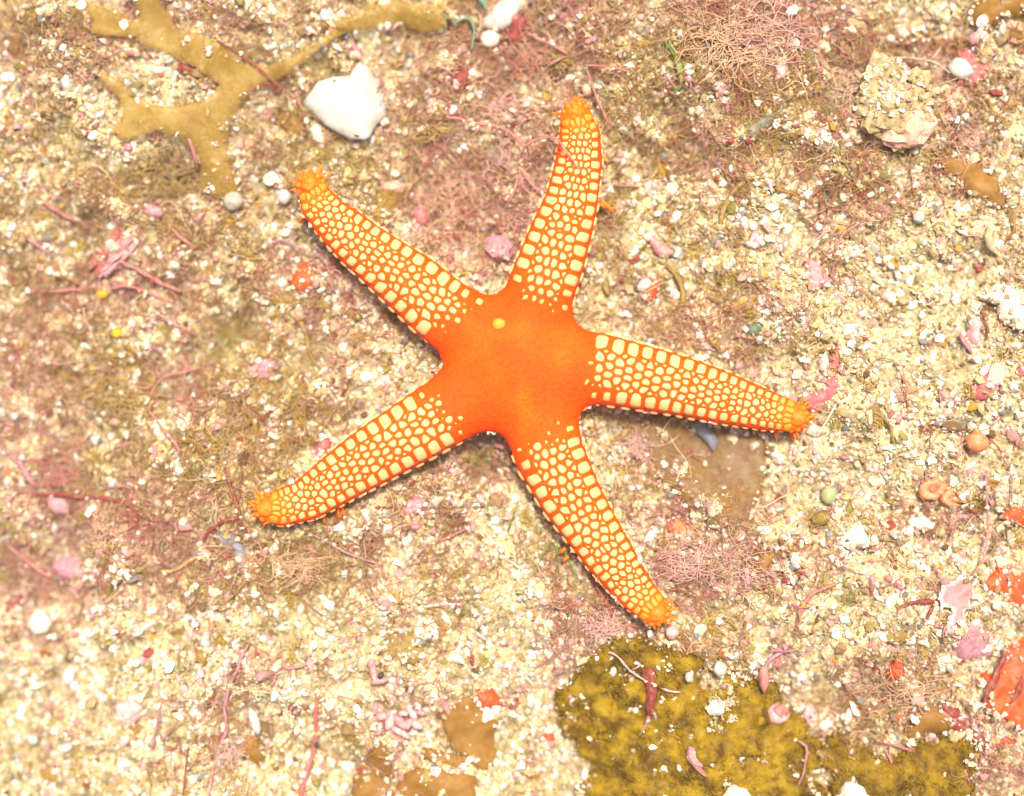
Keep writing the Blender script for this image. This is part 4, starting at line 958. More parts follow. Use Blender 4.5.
# ---- salmon cups: body with an open mouth
def cup(px, py, R, label, seed, tilt):
    c = W(px, py, 0); root = tag(empty('salmon_cup', tuple(c)), label, 'cup polyp')
    prof = [(R * .9, -3), (R * 1.0, 2), (R * 1.02, 5), (R * .97, 7.5), (R * .8, 9), (R * .5, 8.4), (R * .3, 6.5)]
    n = 22; a = np.linspace(0, 2 * math.pi, n, endpoint=False)
    w = 1 + .13 * np.sin(2 * a + seed) + .07 * np.sin(5 * a + 2 * seed) + brng.normal(0, .03, n)
    V = np.concatenate([np.stack([r * w * np.cos(a), r * w * np.sin(a), np.full(n, z)], 1) for r, z in prof])
    i = np.arange(len(prof) - 1)[:, None] * n; j = np.arange(n)[None]; j2 = (j + 1) % n
    Q = np.stack([i + j, i + j2, i + n + j2, i + n + j], -1).reshape(-1, 4)
    make('cup_wall', rot3(V, tilt[0], tilt[1], 0), Q, m_salmon, root)
    V, F = lump(2, (R * .34, R * .38, 1.5), seed, .1, 1); make('mouth', rot3(V + np.array([0, 0, 6.2]), tilt[0], tilt[1], 0), F, material('cup_mouth', hx(214, 128, 88, .66), hx(180, 116, 86, .6), nscale=4, rough=.6), root)
    return root
cup(932, 488, 12, 'larger salmon cup, left of the touching pair', 1, (.15, -.1))
cup(950, 499, 10, 'smaller salmon cup with dark mouth, right of the touching pair', 2, (-.1, .15))

m_pale_tan = material('pale_tan_tube', hx(226, 206, 158, .6), hx(190, 164, 112, .58), nscale=4, rough=.8, bump=1.2, bscale=2.5, silt=.6)
# ---- threads, rods and ribbons
strand('red_thread', 'fine dark red thread curving over the forked frond', 'red seaweed', m_redalga, [([(214, 38), (226, 46), (240, 55), (256, 66), (270, 79), (284, 90), (295, 101), (302, 115), (306, 132)], 1.7, 1.1), ([(274, 82), (262, 85), (250, 91), (240, 98), (230, 109)], 1.4, .9)], lift=22)
strand('forked_red_seaweed', 'forked dark red stalk touching the lower left arm tip', 'red seaweed', m_redalga, [([(224, 468), (229, 480), (233, 494), (239, 510), (241, 522), (247, 533), (250, 543)], 2.2, 1.8), ([(203, 541), (209, 531), (220, 523), (232, 519), (242, 517)], 2.2, 2.8)], lift=14)
strand('pink_rod', 'pink rod in the upper left, below the bright sand', 'pink seaweed', m_pinkalga, [([(42, 201), (56, 210), (68, 217), (80, 222), (92, 230)], 2.6, 2.0)], lift=10)
strand('pink_rod', 'mauve rod left of the red-flanked stone', 'pink seaweed', m_mauvealga, [([(27, 238), (40, 247), (55, 258)], 2.2, 1.6)], lift=9)
strand('pink_rod', 'mauve-pink rod running down from the red-flanked stone', 'pink seaweed', m_pinkalga, [([(115, 259), (130, 266), (146, 274), (158, 282), (172, 288), (184, 292)], 2.4, 3.0)], lift=13)
strand('pink_rod', 'long wavy pink strand below the red-flanked stone', 'pink seaweed', m_pinkalga, [([(30, 290), (52, 291), (72, 290), (94, 287)], 1.4, 2.4), ([(112, 288), (126, 286), (142, 290), (156, 296), (174, 303)], 2.6, 1.6)], lift=11)
strand('pink_rod', 'short pink rod below the tail of the forked frond', 'pink seaweed', m_pinkalga, [([(170, 226), (180, 237), (194, 247)], 1.8, 2.4)], lift=12)
strand('pink_rod', 'rose rod on the stem of the forked frond', 'pink seaweed', m_pinkalga, [([(189, 139), (193, 150), (198, 167)], 2.4, 2.6)], lift=22)
strand('pink_rod', 'thin mauve arch beside the upper left arm', 'pink seaweed', m_mauvealga, [([(257, 251), (270, 244), (282, 240), (292, 244), (304, 250), (325, 257)], 1.3, 1.5)], lift=13)
strand('pink_rod', 'pink curved strand left of the upper arm tip', 'pink seaweed', m_pinkalga, [([(446, 117), (460, 119), (474, 123), (494, 126), (508, 131), (517, 139), (523, 147)], 1.5, 2.0), ([(482, 125), (476, 132), (469, 138)], 1.3, 1.0)], lift=16)
strand('pink_rod', 'pink strand lying across the upper arm', 'pink seaweed', m_pinkalga, [([(524, 147), (534, 141), (545, 138), (556, 139), (563, 148), (573, 162), (586, 178)], 1.7, 1.0)], lift=48, arch=6)
strand('pink_rod', 'left prong of the pink pair beside the upper arm', 'pink seaweed', m_pinkalga, [([(519, 172), (517, 182), (513, 193), (508, 204)], 1.8, 2.3)], lift=13)
strand('pink_rod', 'right prong of the pink pair beside the upper arm', 'pink seaweed', m_pinkalga, [([(522, 173), (528, 180), (535, 188), (542, 195)], 1.6, 2.2)], lift=13)
strand('pink_rod', 'pink rod leading to the olive knot above the upper arm', 'pink seaweed', m_pinkalga, [([(527, 33), (538, 39), (550, 45), (560, 50), (569, 55)], 2.0, 1.7), ([(548, 66), (558, 60), (567, 57)], 1.4, 1.4)], lift=18)
strand('pink_rod', 'pink strand falling from the olive knot past the upper arm tip', 'pink seaweed', m_pinkalga, [([(586, 68), (591, 82), (597, 98), (604, 114), (611, 128)], 1.3, 2.0)], lift=18)
strand('pink_rod', 'straight pink rod right of the olive knot', 'pink seaweed', m_pinkalga, [([(584, 65), (604, 67), (618, 69), (632, 73)], 1.1, 1.8)], lift=15)
strand('pink_rod', 'short pink rod right of the upper arm', 'pink seaweed', m_pinkalga, [([(614, 186), (626, 186), (640, 187)], 1.6, 1.4)], lift=10)
strand('pink_rod', 'thin straight pink rod near the left edge', 'pink seaweed', m_pinkalga, [([(10, 548), (24, 558), (38, 569), (50, 577)], 1.8, 2.4)], lift=16)
strand('pink_rod', 'pink rod amid olive algae on the left', 'pink seaweed', m_pinkalga, [([(148, 409), (156, 420), (166, 432), (174, 441), (180, 452)], 1.8, 3.0)], lift=11)
strand('pink_rod', 'pale pink bent twig above that olive patch on the left', 'pink seaweed', m_pinkalga, [([(150, 396), (156, 386), (164, 377), (178, 373), (194, 370), (212, 368)], 1.6, 1.8)], lift=11)
strand('pink_rod', 'mauve rod tipped with a white grain on the left', 'pink seaweed', m_mauvealga, [([(158, 314), (168, 321), (182, 328), (197, 336)], 1.6, 2.2)], lift=11)
strand('pink_rod', 'short mauve rod below the white-tipped one', 'pink seaweed', m_mauvealga, [([(148, 344), (156, 349), (166, 355)], 1.5, 2.0)], lift=9)
strand('pink_rod', 'mauve rod high on the left of the lower left arm', 'pink seaweed', m_mauvealga, [([(266, 321), (274, 328), (282, 335)], 2.0, 2.2)], lift=9)
strand('pink_rod', 'reddish rod above the lower left arm', 'pink seaweed', m_redalga, [([(250, 424), (262, 418), (274, 409), (284, 397)], 2.4, 1.5)], lift=9)
strand('pink_rod', 'wine coloured rod above the middle of the lower left arm', 'pink seaweed', m_redalga, [([(342, 396), (346, 386), (351, 376), (355, 370)], 1.8, 1.2)], lift=8)
strand('red_ribbon', 'dark red ribbon bending down in the lower left', 'red seaweed', m_redalga, [([(31, 494), (48, 494), (66, 495), (84, 497), (104, 498), (122, 502), (133, 508), (137, 516), (136, 526)], 3.2, 1.8)], lift=14, flat=.6)
strand('lilac_ribbon', 'lilac ribbon beside the dark red ribbon', 'pink seaweed', m_mauvealga, [([(8, 452), (20, 463), (28, 476), (36, 488)], 3.6, 4.2)], lift=9, flat=.5)
strand('red_stick', 'pale red upright stick with a black seed at the bottom edge', 'red seaweed', material('pale_red_stick', hx(222, 122, 108, .75), hx(204, 100, 92, .72), nscale=5, rough=.55, bump=.4, bscale=2), [([(299, 802), (303, 786), (308, 768), (313, 752), (316, 738), (316, 720), (316, 704), (315, 694)], 3.4, 2.4)], lift=11)
strand('mauve_seaweed', 'knotted mauve stalk in the lower sand left of the pale red stick', 'pink seaweed', m_mauvealga, [([(248, 644), (242, 656), (238, 668), (232, 680), (227, 694), (225, 712), (227, 728), (222, 742), (217, 758), (212, 776), (208, 800)], 2.6, 1.6), ([(242, 652), (250, 660), (256, 664)], 1.6, 1.0), ([(226, 706), (214, 702), (204, 700)], 1.4, .9)], lift=9)
strand('pink_rod', 'mauve twig right of the knotted mauve stalk', 'pink seaweed', m_mauvealga, [([(280, 668), (292, 668), (302, 666), (312, 663)], 1.5, 1.3)], lift=7)
strand('dusky_seaweed', 'tallest of the thin dusky stems at the bottom left', 'pink seaweed', m_mauvealga, [([(152, 750), (156, 734), (161, 716), (165, 698)], 1.6, 1.3)], lift=12, ends=(0, 14))
strand('dusky_seaweed', 'thin dusky stem leaning right in the bottom left', 'pink seaweed', m_mauvealga, [([(160, 745), (166, 736), (174, 726), (178, 720)], 1.6, 1.2)], lift=12, ends=(0, 8))
strand('dusky_seaweed', 'thin brownish stem rising from the bottom edge on the left', 'pink seaweed', m_redalga, [([(183, 796), (186, 776), (188, 758), (190, 745)], 1.1, 1.0)], lift=10, ends=(0, 8))
strand('pink_rod', 'pale pink rod on the sand below the disc', 'pink seaweed', m_palepink, [([(422, 607), (434, 605), (446, 604), (462, 604)], 2.2, 1.4)], lift=8)
strand('pink_rod', 'orange-red crooked twig below the lower left arm', 'pink seaweed', m_pinkalga, [([(434, 542), (446, 538), (458, 533), (468, 528), (476, 527)], 1.2, 1.0)], lift=8)
strand('pink_rod', 'long pink twig under the lower left arm', 'pink seaweed', m_mauvealga, [([(311, 534), (326, 541), (340, 549), (354, 556), (370, 561), (384, 565)], 1.4, 1.3)], lift=12)
strand('pink_rod', 'short thick pink twig under the lower left arm tip', 'pink seaweed', m_pinkalga, [([(308, 544), (312, 551), (317, 559)], 1.6, 2.2)], lift=10)
strand('green_seaweed', 'thin green blade left of the bottom arm', 'green seaweed', m_green, [([(488, 501), (488, 510), (490, 521)], .9, 1.3)], lift=9)
strand('green_seaweed', 'longer thin green blade left of the bottom arm', 'green seaweed', m_green, [([(519, 497), (516, 508), (512, 520), (508, 530)], 1.0, 1.5)], lift=9)
strand('green_sprig', 'three-pronged green sprig touching the bottom arm', 'green seaweed', m_green, [([(553, 536), (556, 547), (559, 558), (559, 574)], 1.3, 1.2), ([(552, 540), (545, 550), (538, 562), (535, 574)], 1.2, 1.6), ([(555, 542), (563, 552), (570, 562), (574, 575)], 1.2, 1.4)], lift=10)
strand('teal_ribbon', 'thin teal ribbon curling left of the cream shell chip', 'green seaweed', m_teal, [([(444, 14), (449, 20), (456, 22), (463, 18), (470, 20), (474, 30), (473, 42), (471, 50)], 2.2, 1.4)], lift=15, flat=.5)
strand('teal_ribbon', 'teal leaf tip on the top edge', 'green seaweed', m_teal, [([(478, -6), (483, 2), (487, 9)], 5, 1.5)], lift=15, flat=.4)
strand('green_strip', 'yellow-green strip ending in bright green, right of the upper arm', 'green seaweed', m_bright, [([(664, 38), (672, 48), (677, 60), (680, 72), (681, 84), (676, 91), (667, 95)], 5.0, 1.8)], lift=9, flat=.45)
strand('olive_ribbon', 'olive ribbon curving right of the upper arm', 'seaweed', m_olive, [([(652, 258), (664, 264), (674, 273), (681, 285), (683, 300), (678, 316)], 1.6, 5.0)], lift=8, flat=.4)
strand('olive_ribbon', 'forked yellow-brown ribbon on the sand right of the upper arm', 'seaweed', m_olive, [([(721, 224), (723, 210), (730, 198), (742, 183), (756, 178), (774, 179)], 4.5, 2.2), ([(742, 183), (736, 172), (733, 160)], 2.2, 2.6), ([(774, 179), (780, 168), (784, 160)], 2.2, 1.8)], lift=9, flat=.45)
strand('olive_ribbon', 'olive stem beside the bright sand left of the lower left arm', 'seaweed', m_olive, [([(288, 312), (299, 320), (306, 334), (309, 350), (316, 366), (322, 370)], 3.6, 1.6)], lift=6, flat=.5)
strand('olive_ribbon', 'pale olive filament below the white rod on the right', 'seaweed', m_olive, [([(856, 408), (872, 412), (884, 418), (891, 430), (892, 444)], 1.3, 1.8)], lift=8)
strand('olive_ribbon', 'mustard filament below the pale green oval', 'seaweed', m_olive, [([(862, 528), (874, 536), (886, 540), (908, 541)], 1.6, 1.3)], lift=8)
strand('olive_ribbon', 'yellowish filament trailing onto the mustard mat', 'seaweed', m_olive, [([(722, 618), (730, 622), (738, 630), (746, 638)], 1.8, 1.4)], lift=8)
strand('olive_ribbon', 'straw coloured strip above the dark olive mat', 'seaweed', m_olive, [([(862, 732), (872, 720), (884, 712), (898, 708), (912, 709)], 1.6, 3.2)], lift=11, flat=.5)
strand('straw_twig', 'straw yellow twig in the lower left', 'seaweed', material('straw', hx(232, 196, 120, .75), hx(214, 160, 110, .75), nscale=10, rough=.6), [([(160, 571), (172, 571), (184, 565), (194, 558), (210, 553)], 1.4, 1.6)], lift=9)
strand('mauve_thread', 'long mauve thread on the right beside the salmon cups', 'pink seaweed', m_mauvealga, [([(986, 470), (986, 490), (987, 510), (987, 532), (985, 552), (979, 566), (972, 578)], 1.5, 1.2)], lift=15)
strand('mauve_thread', 'second mauve thread nearest the right edge', 'pink seaweed', m_mauvealga, [([(1011, 474), (1012, 490), (1011, 510)], 1.2, .9)], lift=12)
strand('red_thread', 'dark red thread looping past the salmon cups', 'red seaweed', m_redalga, [([(955, 492), (960, 500), (968, 508), (977, 516), (984, 524)], 1.2, 1.0), ([(990, 440), (998, 448), (1004, 460), (1010, 474)], 1.4, 1.0)], lift=12)
strand('red_ribbon', 'arched brick red ribbon beside the frilly pink lobes', 'red seaweed', m_redalga, [([(897, 614), (902, 607), (911, 603), (922, 601), (932, 602), (939, 605)], 2.2, 3.0), ([(934, 605), (930, 612), (926, 620)], 2.0, 1.4)], lift=11, flat=.6)
strand('red_ribbon', 'slender curved reddish ribbon in the bright sand on the right', 'red seaweed', m_pinkalga, [([(796, 630), (799, 616), (804, 604), (812, 594), (824, 588), (836, 584)], 1.8, 2.6)], lift=9, flat=.6)
strand('red_thread', 'red curved rim beside the translucent pink shell', 'red seaweed', m_redalga, [([(981, 312), (985, 320), (987, 330), (986, 340)], 1.6, 1.2)], lift=10)
strand('lilac_rod', 'lilac rod left of the translucent pink shell', 'pink seaweed', m_mauvealga, [([(959, 334), (965, 344), (972, 353)], 2.4, 2.8)], lift=10)
strand('white_rod', 'thin white spine beside the right-hand arm tip', 'spine', m_cream, [([(838, 400), (832, 411), (825, 423), (818, 436)], 1.5, 1.2)], lift=12, wob=.1)
strand('white_rod', 'short white rod on the sand below the grey-green leaf', 'spine', m_white, [([(878, 448), (887, 448), (896, 448)], 2.4, 2.2)], lift=10, wob=.1)
strand('grey_rod', 'bluish grey rod on the sand left of the bottom arm', 'spine', m_grey, [([(506, 559), (514, 564), (526, 571)], 2.2, 2.6)], lift=8)
strand('grey_thread', 'grey branching thread above the encrusted rock', 'seaweed', m_grey, [([(881, 60), (897, 58), (914, 59), (930, 61), (942, 67), (950, 73)], 1.2, 1.6), ([(930, 61), (936, 54), (940, 48)], 1.0, .8)], lift=18)
strand('grey_thread', 'forked grey thread below the dark leaf scrap on the right', 'seaweed', m_grey, [([(838, 215), (845, 211), (850, 205), (857, 203), (852, 212), (847, 215)], .9, .8)], lift=10)
strand('grey_thread', 'pale grey rod left of the encrusted rock', 'seaweed', m_grey, [([(820, 164), (830, 160), (842, 161), (856, 164)], 1.4, 1.2)], lift=10)
strand('pale_worm', 'thick pale worm-like lump on the right below the golden blade', 'tube worm', m_pale_tan, [([(992, 226), (988, 236), (991, 248), (998, 253)], 5.0, 5.5)], lift=7)
strand('pale_worm', 'slim tan curved tube right of the pale lump', 'tube worm', m_amber, [([(1008, 208), (1013, 220), (1013, 232), (1006, 240)], 2.2, 2.6)], lift=7)
strand('pink_thread', 'pink branching thread running over the mustard mat', 'pink seaweed', m_palepink, [([(608, 652), (617, 656), (624, 664), (631, 671), (640, 677), (646, 681)], 1.1, 1.3), ([(631, 671), (637, 667), (641, 665)], .9, .7), ([(646, 681), (658, 686), (670, 691), (680, 692)], 1.0, 1.6)], lift=18)
strand('red_thread', 'dark red stem along the left flank of the bottom arm', 'red seaweed', m_redalga, [([(588, 572), (596, 586), (606, 602), (614, 618), (621, 638), (630, 654), (640, 666), (647, 674)], 3.6, 2.0)], lift=6)
strand('pink_twigs', 'forked pink-brown tip hanging below the brick red blade', 'pink seaweed', m_mauvealga, [([(652, 708), (648, 718), (644, 728), (639, 736)], 1.8, 1.0), ([(652, 708), (655, 716), (657, 724)], 1.6, 1.8)], lift=18)
strand('mauve_thread', 'thin mauve thread at the right side of the mustard mat', 'pink seaweed', m_mauvealga, [([(784, 722), (790, 734), (798, 741), (806, 746), (806, 758), (803, 772), (797, 790)], 1.3, 1.0)], lift=17)
strand('pink_twigs', 'cluster of pink twigs lying on the dark olive mat', 'pink seaweed', m_pinkalga, [([(876, 741), (890, 744), (904, 748), (916, 753), (926, 756)], 1.6, 2.0), ([(884, 750), (890, 758), (893, 766)], 1.6, 1.2), ([(860, 774), (866, 772), (872, 772), (878, 771)], 1.6, 1.2), ([(904, 742), (912, 748), (918, 752)], 1.2, 1.2)], lift=13)
strand('pink_rod', 'coral pink rod at the right end of the dark olive mat', 'pink seaweed', m_pinkalga, [([(961, 761), (965, 771), (968, 780), (970, 792)], 1.8, 1.4)], lift=12)
strand('pink_rod', 'slanted pink rod above the long reddish blade', 'pink seaweed', m_pinkalga, [([(940, 710), (947, 716), (953, 722)], 2.6, 3.0)], lift=13)
strand('pink_rod', 'reddish rod on the left edge of the bottom arm tip', 'pink seaweed', m_pinkalga, [([(702, 525), (716, 528), (730, 524)], .8, .8)], lift=10)

# ---- pink bud and drop by the mustard mat
c0 = W(777, 713, 12); bud = tag(empty('pink_bud', tuple(c0)), 'round pale pink bud on a thin stem at the edge of the mat', 'bud')
V, F = lump(3, (11.5, 10.5, 9), 71, .14, 1.5); make('bud_head', V + np.array([0, 0, 6]), F, m_palepink, bud)
for k in (-1, 0, 1):
    V, F = lump(2, (8, 2.6, 3), 72 + k, .1, 1); make('petal', rotz(V, -.7 + .1 * k) + np.array([2 + 2.5 * k, 4 + 2.0 * k, 13]), F, m_pinkalga, bud)
V, Q, T = tube([(0, -9, 3), (0, -16, 1), (-1, -24, -1), (-1, -30, -2)], [1.2, 1.1, 1, 2], 6); make('stem', V, [Q, T], m_mauvealga, bud)
c0 = W(763, 676, 12); drop = tag(empty('pink_drop', tuple(c0)), 'pink drop-shaped leaf hanging from a mauve twig above the bud', 'bud')
V, F = lump(3, (5.5, 14, 4.5), 75, .12, 1.3); V[:, 0] *= 1 - .45 * np.clip(-V[:, 1] / 14, 0, 1); make('leaf', V + np.array([0, -2, 6]), F, m_pinkalga, drop)
V, Q, T = tube([(1, 10, 6), (6, 18, 8), (14, 23, 8), (22, 26, 6)], [1.6, 2, 2, 1.4], 6); make('stem', V, [Q, T], m_mauvealga, drop)
for k in range(5):
    a = .3 + k * .62 + (k % 2) * .3; V, Q, T = tube([(20, 25, 7), (20 + 7 * math.cos(a), 25 + 6 * math.sin(a), 8 + k), (20 + (11 + 2 * k) * math.cos(a + .3), 25 + 10 * math.sin(a + .3), 5)], [1.5, 1.2, .5], 5); make('branch', V, [Q, T], m_mauvealga, drop)
c0 = W(697, 757, 12); sp_ = tag(empty('split_shell', tuple(c0)), 'mauve split shell standing on the mustard mat', 'shell')
V, F = lump(3, (7, 12, 6), 78, .15, 1.4); make('valve', rotz(V, .6) + np.array([-2, 1, 6]), F, m_mauve, sp_)
V, F = lump(3, (3, 15, 3), 79, .12, 1.4); make('valve', rotz(V, .75) + np.array([-1, -8, 6]), F, m_pinkalga, sp_)
# knobbly pink coralline near the bottom
c0 = W(400, 720, 4); kn = tag(empty('knobbly_coralline', tuple(c0)), 'knobbly bright pink coralline beside the rounded tan blade', 'coralline')
for k, (dx, dy, r) in enumerate([(-18, 4, 5), (-10, -2, 6), (-2, -10, 5), (8, -4, 6), (14, 6, 5), (4, 8, 4), (-24, 12, 4), (18, -4, 5), (-12, -14, 4), (0, 0, 6), (-8, 8, 4), (10, 12, 4), (22, 8, 3.5), (-20, -6, 4), (6, -14, 4)]):
    V, F = lump(2, (r * 1.35, r * .8, r * .7), 90 + k, .45, 2.2); V = rotz(V, k * 1.3); make('knob', V + np.array([dx, dy, 6]), F, m_palepink if k % 3 else m_pink, kn)
c0 = W(374, 672, 4); kp = tag(empty('pink_nodule', tuple(c0)), 'pink branched nodule under the black seed', 'coralline')
for k, (dx, dy, a, b) in enumerate([(0, 0, 4, 12), (6, -8, 10, 3.5), (-2, 8, 4, 6)]):
    V, F = lump(2, (a, b, 4), 120 + k, .2, 1.6); make('knob', rotz(V, .2) + np.array([dx, dy, 5]), F, m_pink, kp)

# ------------------------------------------------------------------ branching tufts that can be told apart
trng = np.random.default_rng(31)
TINT = {m_browntuft: hx(224, 178, 142, .84), m_mauvealga: hx(226, 178, 162, .84), m_olive: hx(196, 162, 92, .78), m_redalga: hx(206, 142, 116, .8), m_palepink: hx(234, 180, 172, .8), m_pinkalga: hx(214, 138, 126, .78), m_cream: hx(236, 216, 170, .8)}
def tuft(px, py, rad, n, mat, label, name='algal_tuft', cat='algal tuft', r=.8, lift=5, height=10, branch=2, squash=(1, 1)):
    c0 = W(px, py, 0)
    bag = Bag()
    tint = np.array(TINT[mat]); mat = material('tuft_threads', vcol=True, rough=.7, spec=.15, translucent=.2); n = int(n * 1.35); height *= .8
    for k in range(n):
        a = trng.uniform(0, 2 * math.pi); q = trng.uniform(0, .75) * rad
        p = np.array([c0[0] + q * math.cos(a) * squash[0], c0[1] + q * math.sin(a) * squash[1]])
        ang = trng.uniform(0, 2 * math.pi); L = trng.uniform(.5, 1.0) * rad * .9; m = 7
        pts = []
        z0 = trng.uniform(0, height)
        for i in range(m):
            t = i / (m - 1)
            z = float(GS(p[0], p[1])) + lift + z0 * .4 + height * .6 * math.sin(math.pi * (.15 + .7 * t))
            pts.append((p[0], p[1], z)); ang += trng.normal(0, .32)
            p = p + np.array([math.cos(ang) * squash[0], math.sin(ang) * squash[1]]) * L / (m - 1)
        cc = tint * trng.uniform(.85, 1.3); cc = cc if trng.uniform() > .3 else cc * .45 + np.array((.42, .31, .2)) * .55
        V, Q, T = tube(pts, np.linspace(r, r * .5, m) * .72, 4); bag.add(V, Q, T, cc)
        for b in range(branch):
            i = trng.integers(1, m - 2); s = np.array(pts[i]); an = ang + trng.choice([-1, 1]) * trng.uniform(.5, 1.3); l2 = L * trng.uniform(.2, .45)
            bp = [s + np.array([math.cos(an + .3 * u) * l2 * u, math.sin(an + .3 * u) * l2 * u, 2.5 * u]) for u in (0, .35, .7, 1)]
            V, Q, T = tube(bp, np.linspace(r * .8, r * .45, 4) * .7, 4); bag.add(V, Q, T, cc)
    return tag(bag.build(name, mat, loc=tuple(c0)), label, cat)
tuft(722, 45, 44, 52, m_browntuft, 'wide tangle of brownish pink threads in the upper right', r=.9, height=14, squash=(1.3, 1))
tuft(772, 30, 40, 36, m_mauvealga, 'mauve thready tangle on the top edge right of the wide brownish one', r=.8, height=12, squash=(1.2, .9))
tuft(560, 62, 16, 34, m_olive, 'olive knot of threads above the upper arm tip', r=.9, height=14)
tuft(546, 84, 12, 20, m_browntuft, 'small brown tuft on the upper arm tip side of the olive knot', r=.9, height=9)
tuft(528, 60, 34, 48, m_redalga, 'dusky red tangle beside the cream shell chip', r=.9, height=12)
tuft(500, 105, 30, 26, m_mauvealga, 'purplish sparse tangle left of the upper arm tip', r=.8, height=9)
tuft(450, 200, 40, 30, m_browntuft, 'loose pinkish threads between the two upper arms', r=.7, height=10)
tuft(505, 165, 26, 24, m_mauvealga, 'pale mauve threads around the pink pair beside the upper arm', r=.7, height=10)
tuft(636, 446, 18, 40, m_mauvealga, 'pale mauve coral-like sprig below the right-hand arm base', r=.8, height=10, branch=4)
tuft(690, 566, 44, 50, m_mauvealga, 'pale pink tangle right of the bottom arm', r=.7, height=10, squash=(1.2, .8))
tuft(748, 572, 22, 20, m_palepink, 'thin pale pink sprig over the ragged orange-brown blade', r=.8, height=9)
tuft(605, 625, 26, 34, m_mauvealga, 'mauve tangle at the tip of the bottom arm', r=.8, height=9)
tuft(60, 470, 34, 26, m_pinkalga, 'reddish threads above the dark red ribbon on the left', r=.8, height=9, squash=(1.4, .8))
tuft(100, 530, 30, 30, m_browntuft, 'brownish pink threads beside the mauve stone', r=.8, height=9)
tuft(232, 745, 26, 26, m_mauvealga, 'mauve fuzz around the foot of the knotted stalk', r=.7, height=8)
tuft(300, 565, 34, 30, m_browntuft, 'brown fuzz under the lower left arm tip', r=.8, height=9, squash=(1.3, .7))
tuft(905, 690, 34, 34, m_browntuft, 'dusky thready mat around the small orange-red sponge scrap', r=.7, height=8, squash=(1.3, .7))
tuft(715, 385, 26, 22, m_mauvealga, 'faint mauve threads along the upper edge of the right-hand arm', r=.6, height=7, squash=(1.5, .6))
tuft(845, 90, 28, 24, m_browntuft, 'brown thready clump left of the encrusted rock', r=.8, height=9)
tuft(960, 145, 30, 20, m_mauvealga, 'thin pinkish threads right of the encrusted rock', r=.6, height=8)
tuft(165, 180, 34, 46, m_olive, 'olive brown fuzz below the forked frond', r=.9, height=12, squash=(1.2, .8))
tuft(128, 400, 40, 34, m_olive, 'yellowish olive fuzz in the blurred left part', r=.9, height=10, squash=(1.4, .8))
tuft(225, 445, 34, 30, m_olive, 'olive fuzz left of the lower left arm', r=.8, height=9)
tuft(430, 130, 26, 22, m_olive, 'olive green threads under the pink strand left of the upper arm tip', r=.8, height=9, squash=(1.4, .7))
tuft(40, 580, 28, 22, m_redalga, 'dark red threads on the left edge around the thin pink rod', r=.9, height=9)
tuft(720, 700, 14, 20, m_cream, 'pale crusty sprig on the mustard mat', r=.9, height=9, lift=15, branch=3)
tuft(247, 688, 18, 16, m_cream, 'cream branching sprig right of the knotted mauve stalk', r=1.0, height=6, branch=3, squash=(1.4, .5))
tuft(335, 250, 20, 14, m_mauvealga, 'short mauve threads left of the orange star-shaped sponge', r=.8, height=7)

# ------------------------------------------------------------------ fine algal fuzz: nobody could count it
def fuzz(n, seed, lo, hi, rlo, rhi, dens, name, label, step=5, cols=None, mat=None):
    r = np.random.default_rng(seed)
    x = r.uniform(-590, 590, n * 6); y = r.uniform(-470, 470, n * 6)
    t, h, m = turf_fields(x, y)
    d = star_d2(x, y)
    ok = (r.uniform(0, 1, len(x)) < dens(t)) & (d > 3)
    x, y, t, h = [a[ok][:n] for a in (x, y, t, h)]
    n = len(x)
    ang = r.uniform(0, 2 * np.pi, n); L = r.uniform(lo, hi, n); rad = r.uniform(rlo, rhi, n)
    px = np.zeros((n, step + 1)); py = px.copy(); pz = px.copy(); cx, cy = x.copy(), y.copy()
    top = r.uniform(1, 9, n); an = ang.copy(); curl = r.normal(0, .35, n)
    for i in range(step + 1):
        px[:, i], py[:, i] = cx, cy
        pz[:, i] = GS(cx, cy) + 3.2 + top * np.sin(np.pi * (.1 + .75 * i / step))
        an = an + curl + r.normal(0, .3, n); cx = cx + np.cos(an) * L / step; cy = cy + np.sin(an) * L / step
    P = np.stack([px, py, pz], -1)
    T = np.gradient(P, axis=1); T /= np.linalg.norm(T, axis=2, keepdims=True) + 1e-9
    S = np.stack([-T[..., 1], T[..., 0], np.zeros_like(T[..., 0])], -1); S /= np.linalg.norm(S, axis=2, keepdims=True) + 1e-9
    U = np.cross(T, S)
    R = rad[:, None] * np.linspace(1, .55, step + 1)[None]
    ring = np.stack([P + R[..., None] * (math.cos(q) * S + math.sin(q) * U) for q in (math.pi / 2, math.pi * 7 / 6, math.pi * 11 / 6)], 2)
    V = ring.reshape(-1, 3)
    b = (np.arange(n) * (step + 1) * 3)[:, None, None] + (np.arange(step) * 3)[None, :, None]
    j = np.arange(3)[None, None]; j2 = (j + 1) % 3
    Q = np.stack([b + j, b + j2, b + 3 + j2, b + 3 + j], -1).reshape(-1, 4)
    c0 = np.array(hx(190, 152, 84, .72)); c1 = np.array(hx(202, 138, 126, .74)); c2 = np.array(hx(180, 140, 108, .7)); c3 = np.array(hx(194, 118, 94, .76)); c4 = np.array(hx(236, 206, 160, .75)); c5 = np.array(hx(230, 178, 164, .82))
    hh = h[:, None]
    c = c0 * (1 - hh) + c1 * hh
    pick = r.uniform(0, 1, n)[:, None]
    c = np.where(pick < .22, c2, c); c = np.where((pick > .22) & (pick < .22 + .10 * hh + .02), c3, c); c = np.where(pick > .9, c4, c); c = np.where((pick > .8) & (pick < .8 + .1 * hh), c5, c)
    c = c * r.uniform(.95, 1.4, (n, 1))
    o = make(name, V, Q, material('algal_fuzz', vcol=True, rough=.75, spec=.15, translucent=.2), smooth=True, col=np.repeat(c, (step + 1) * 3, 0).clip(0, 1))
    tag(o, label, kind='stuff')
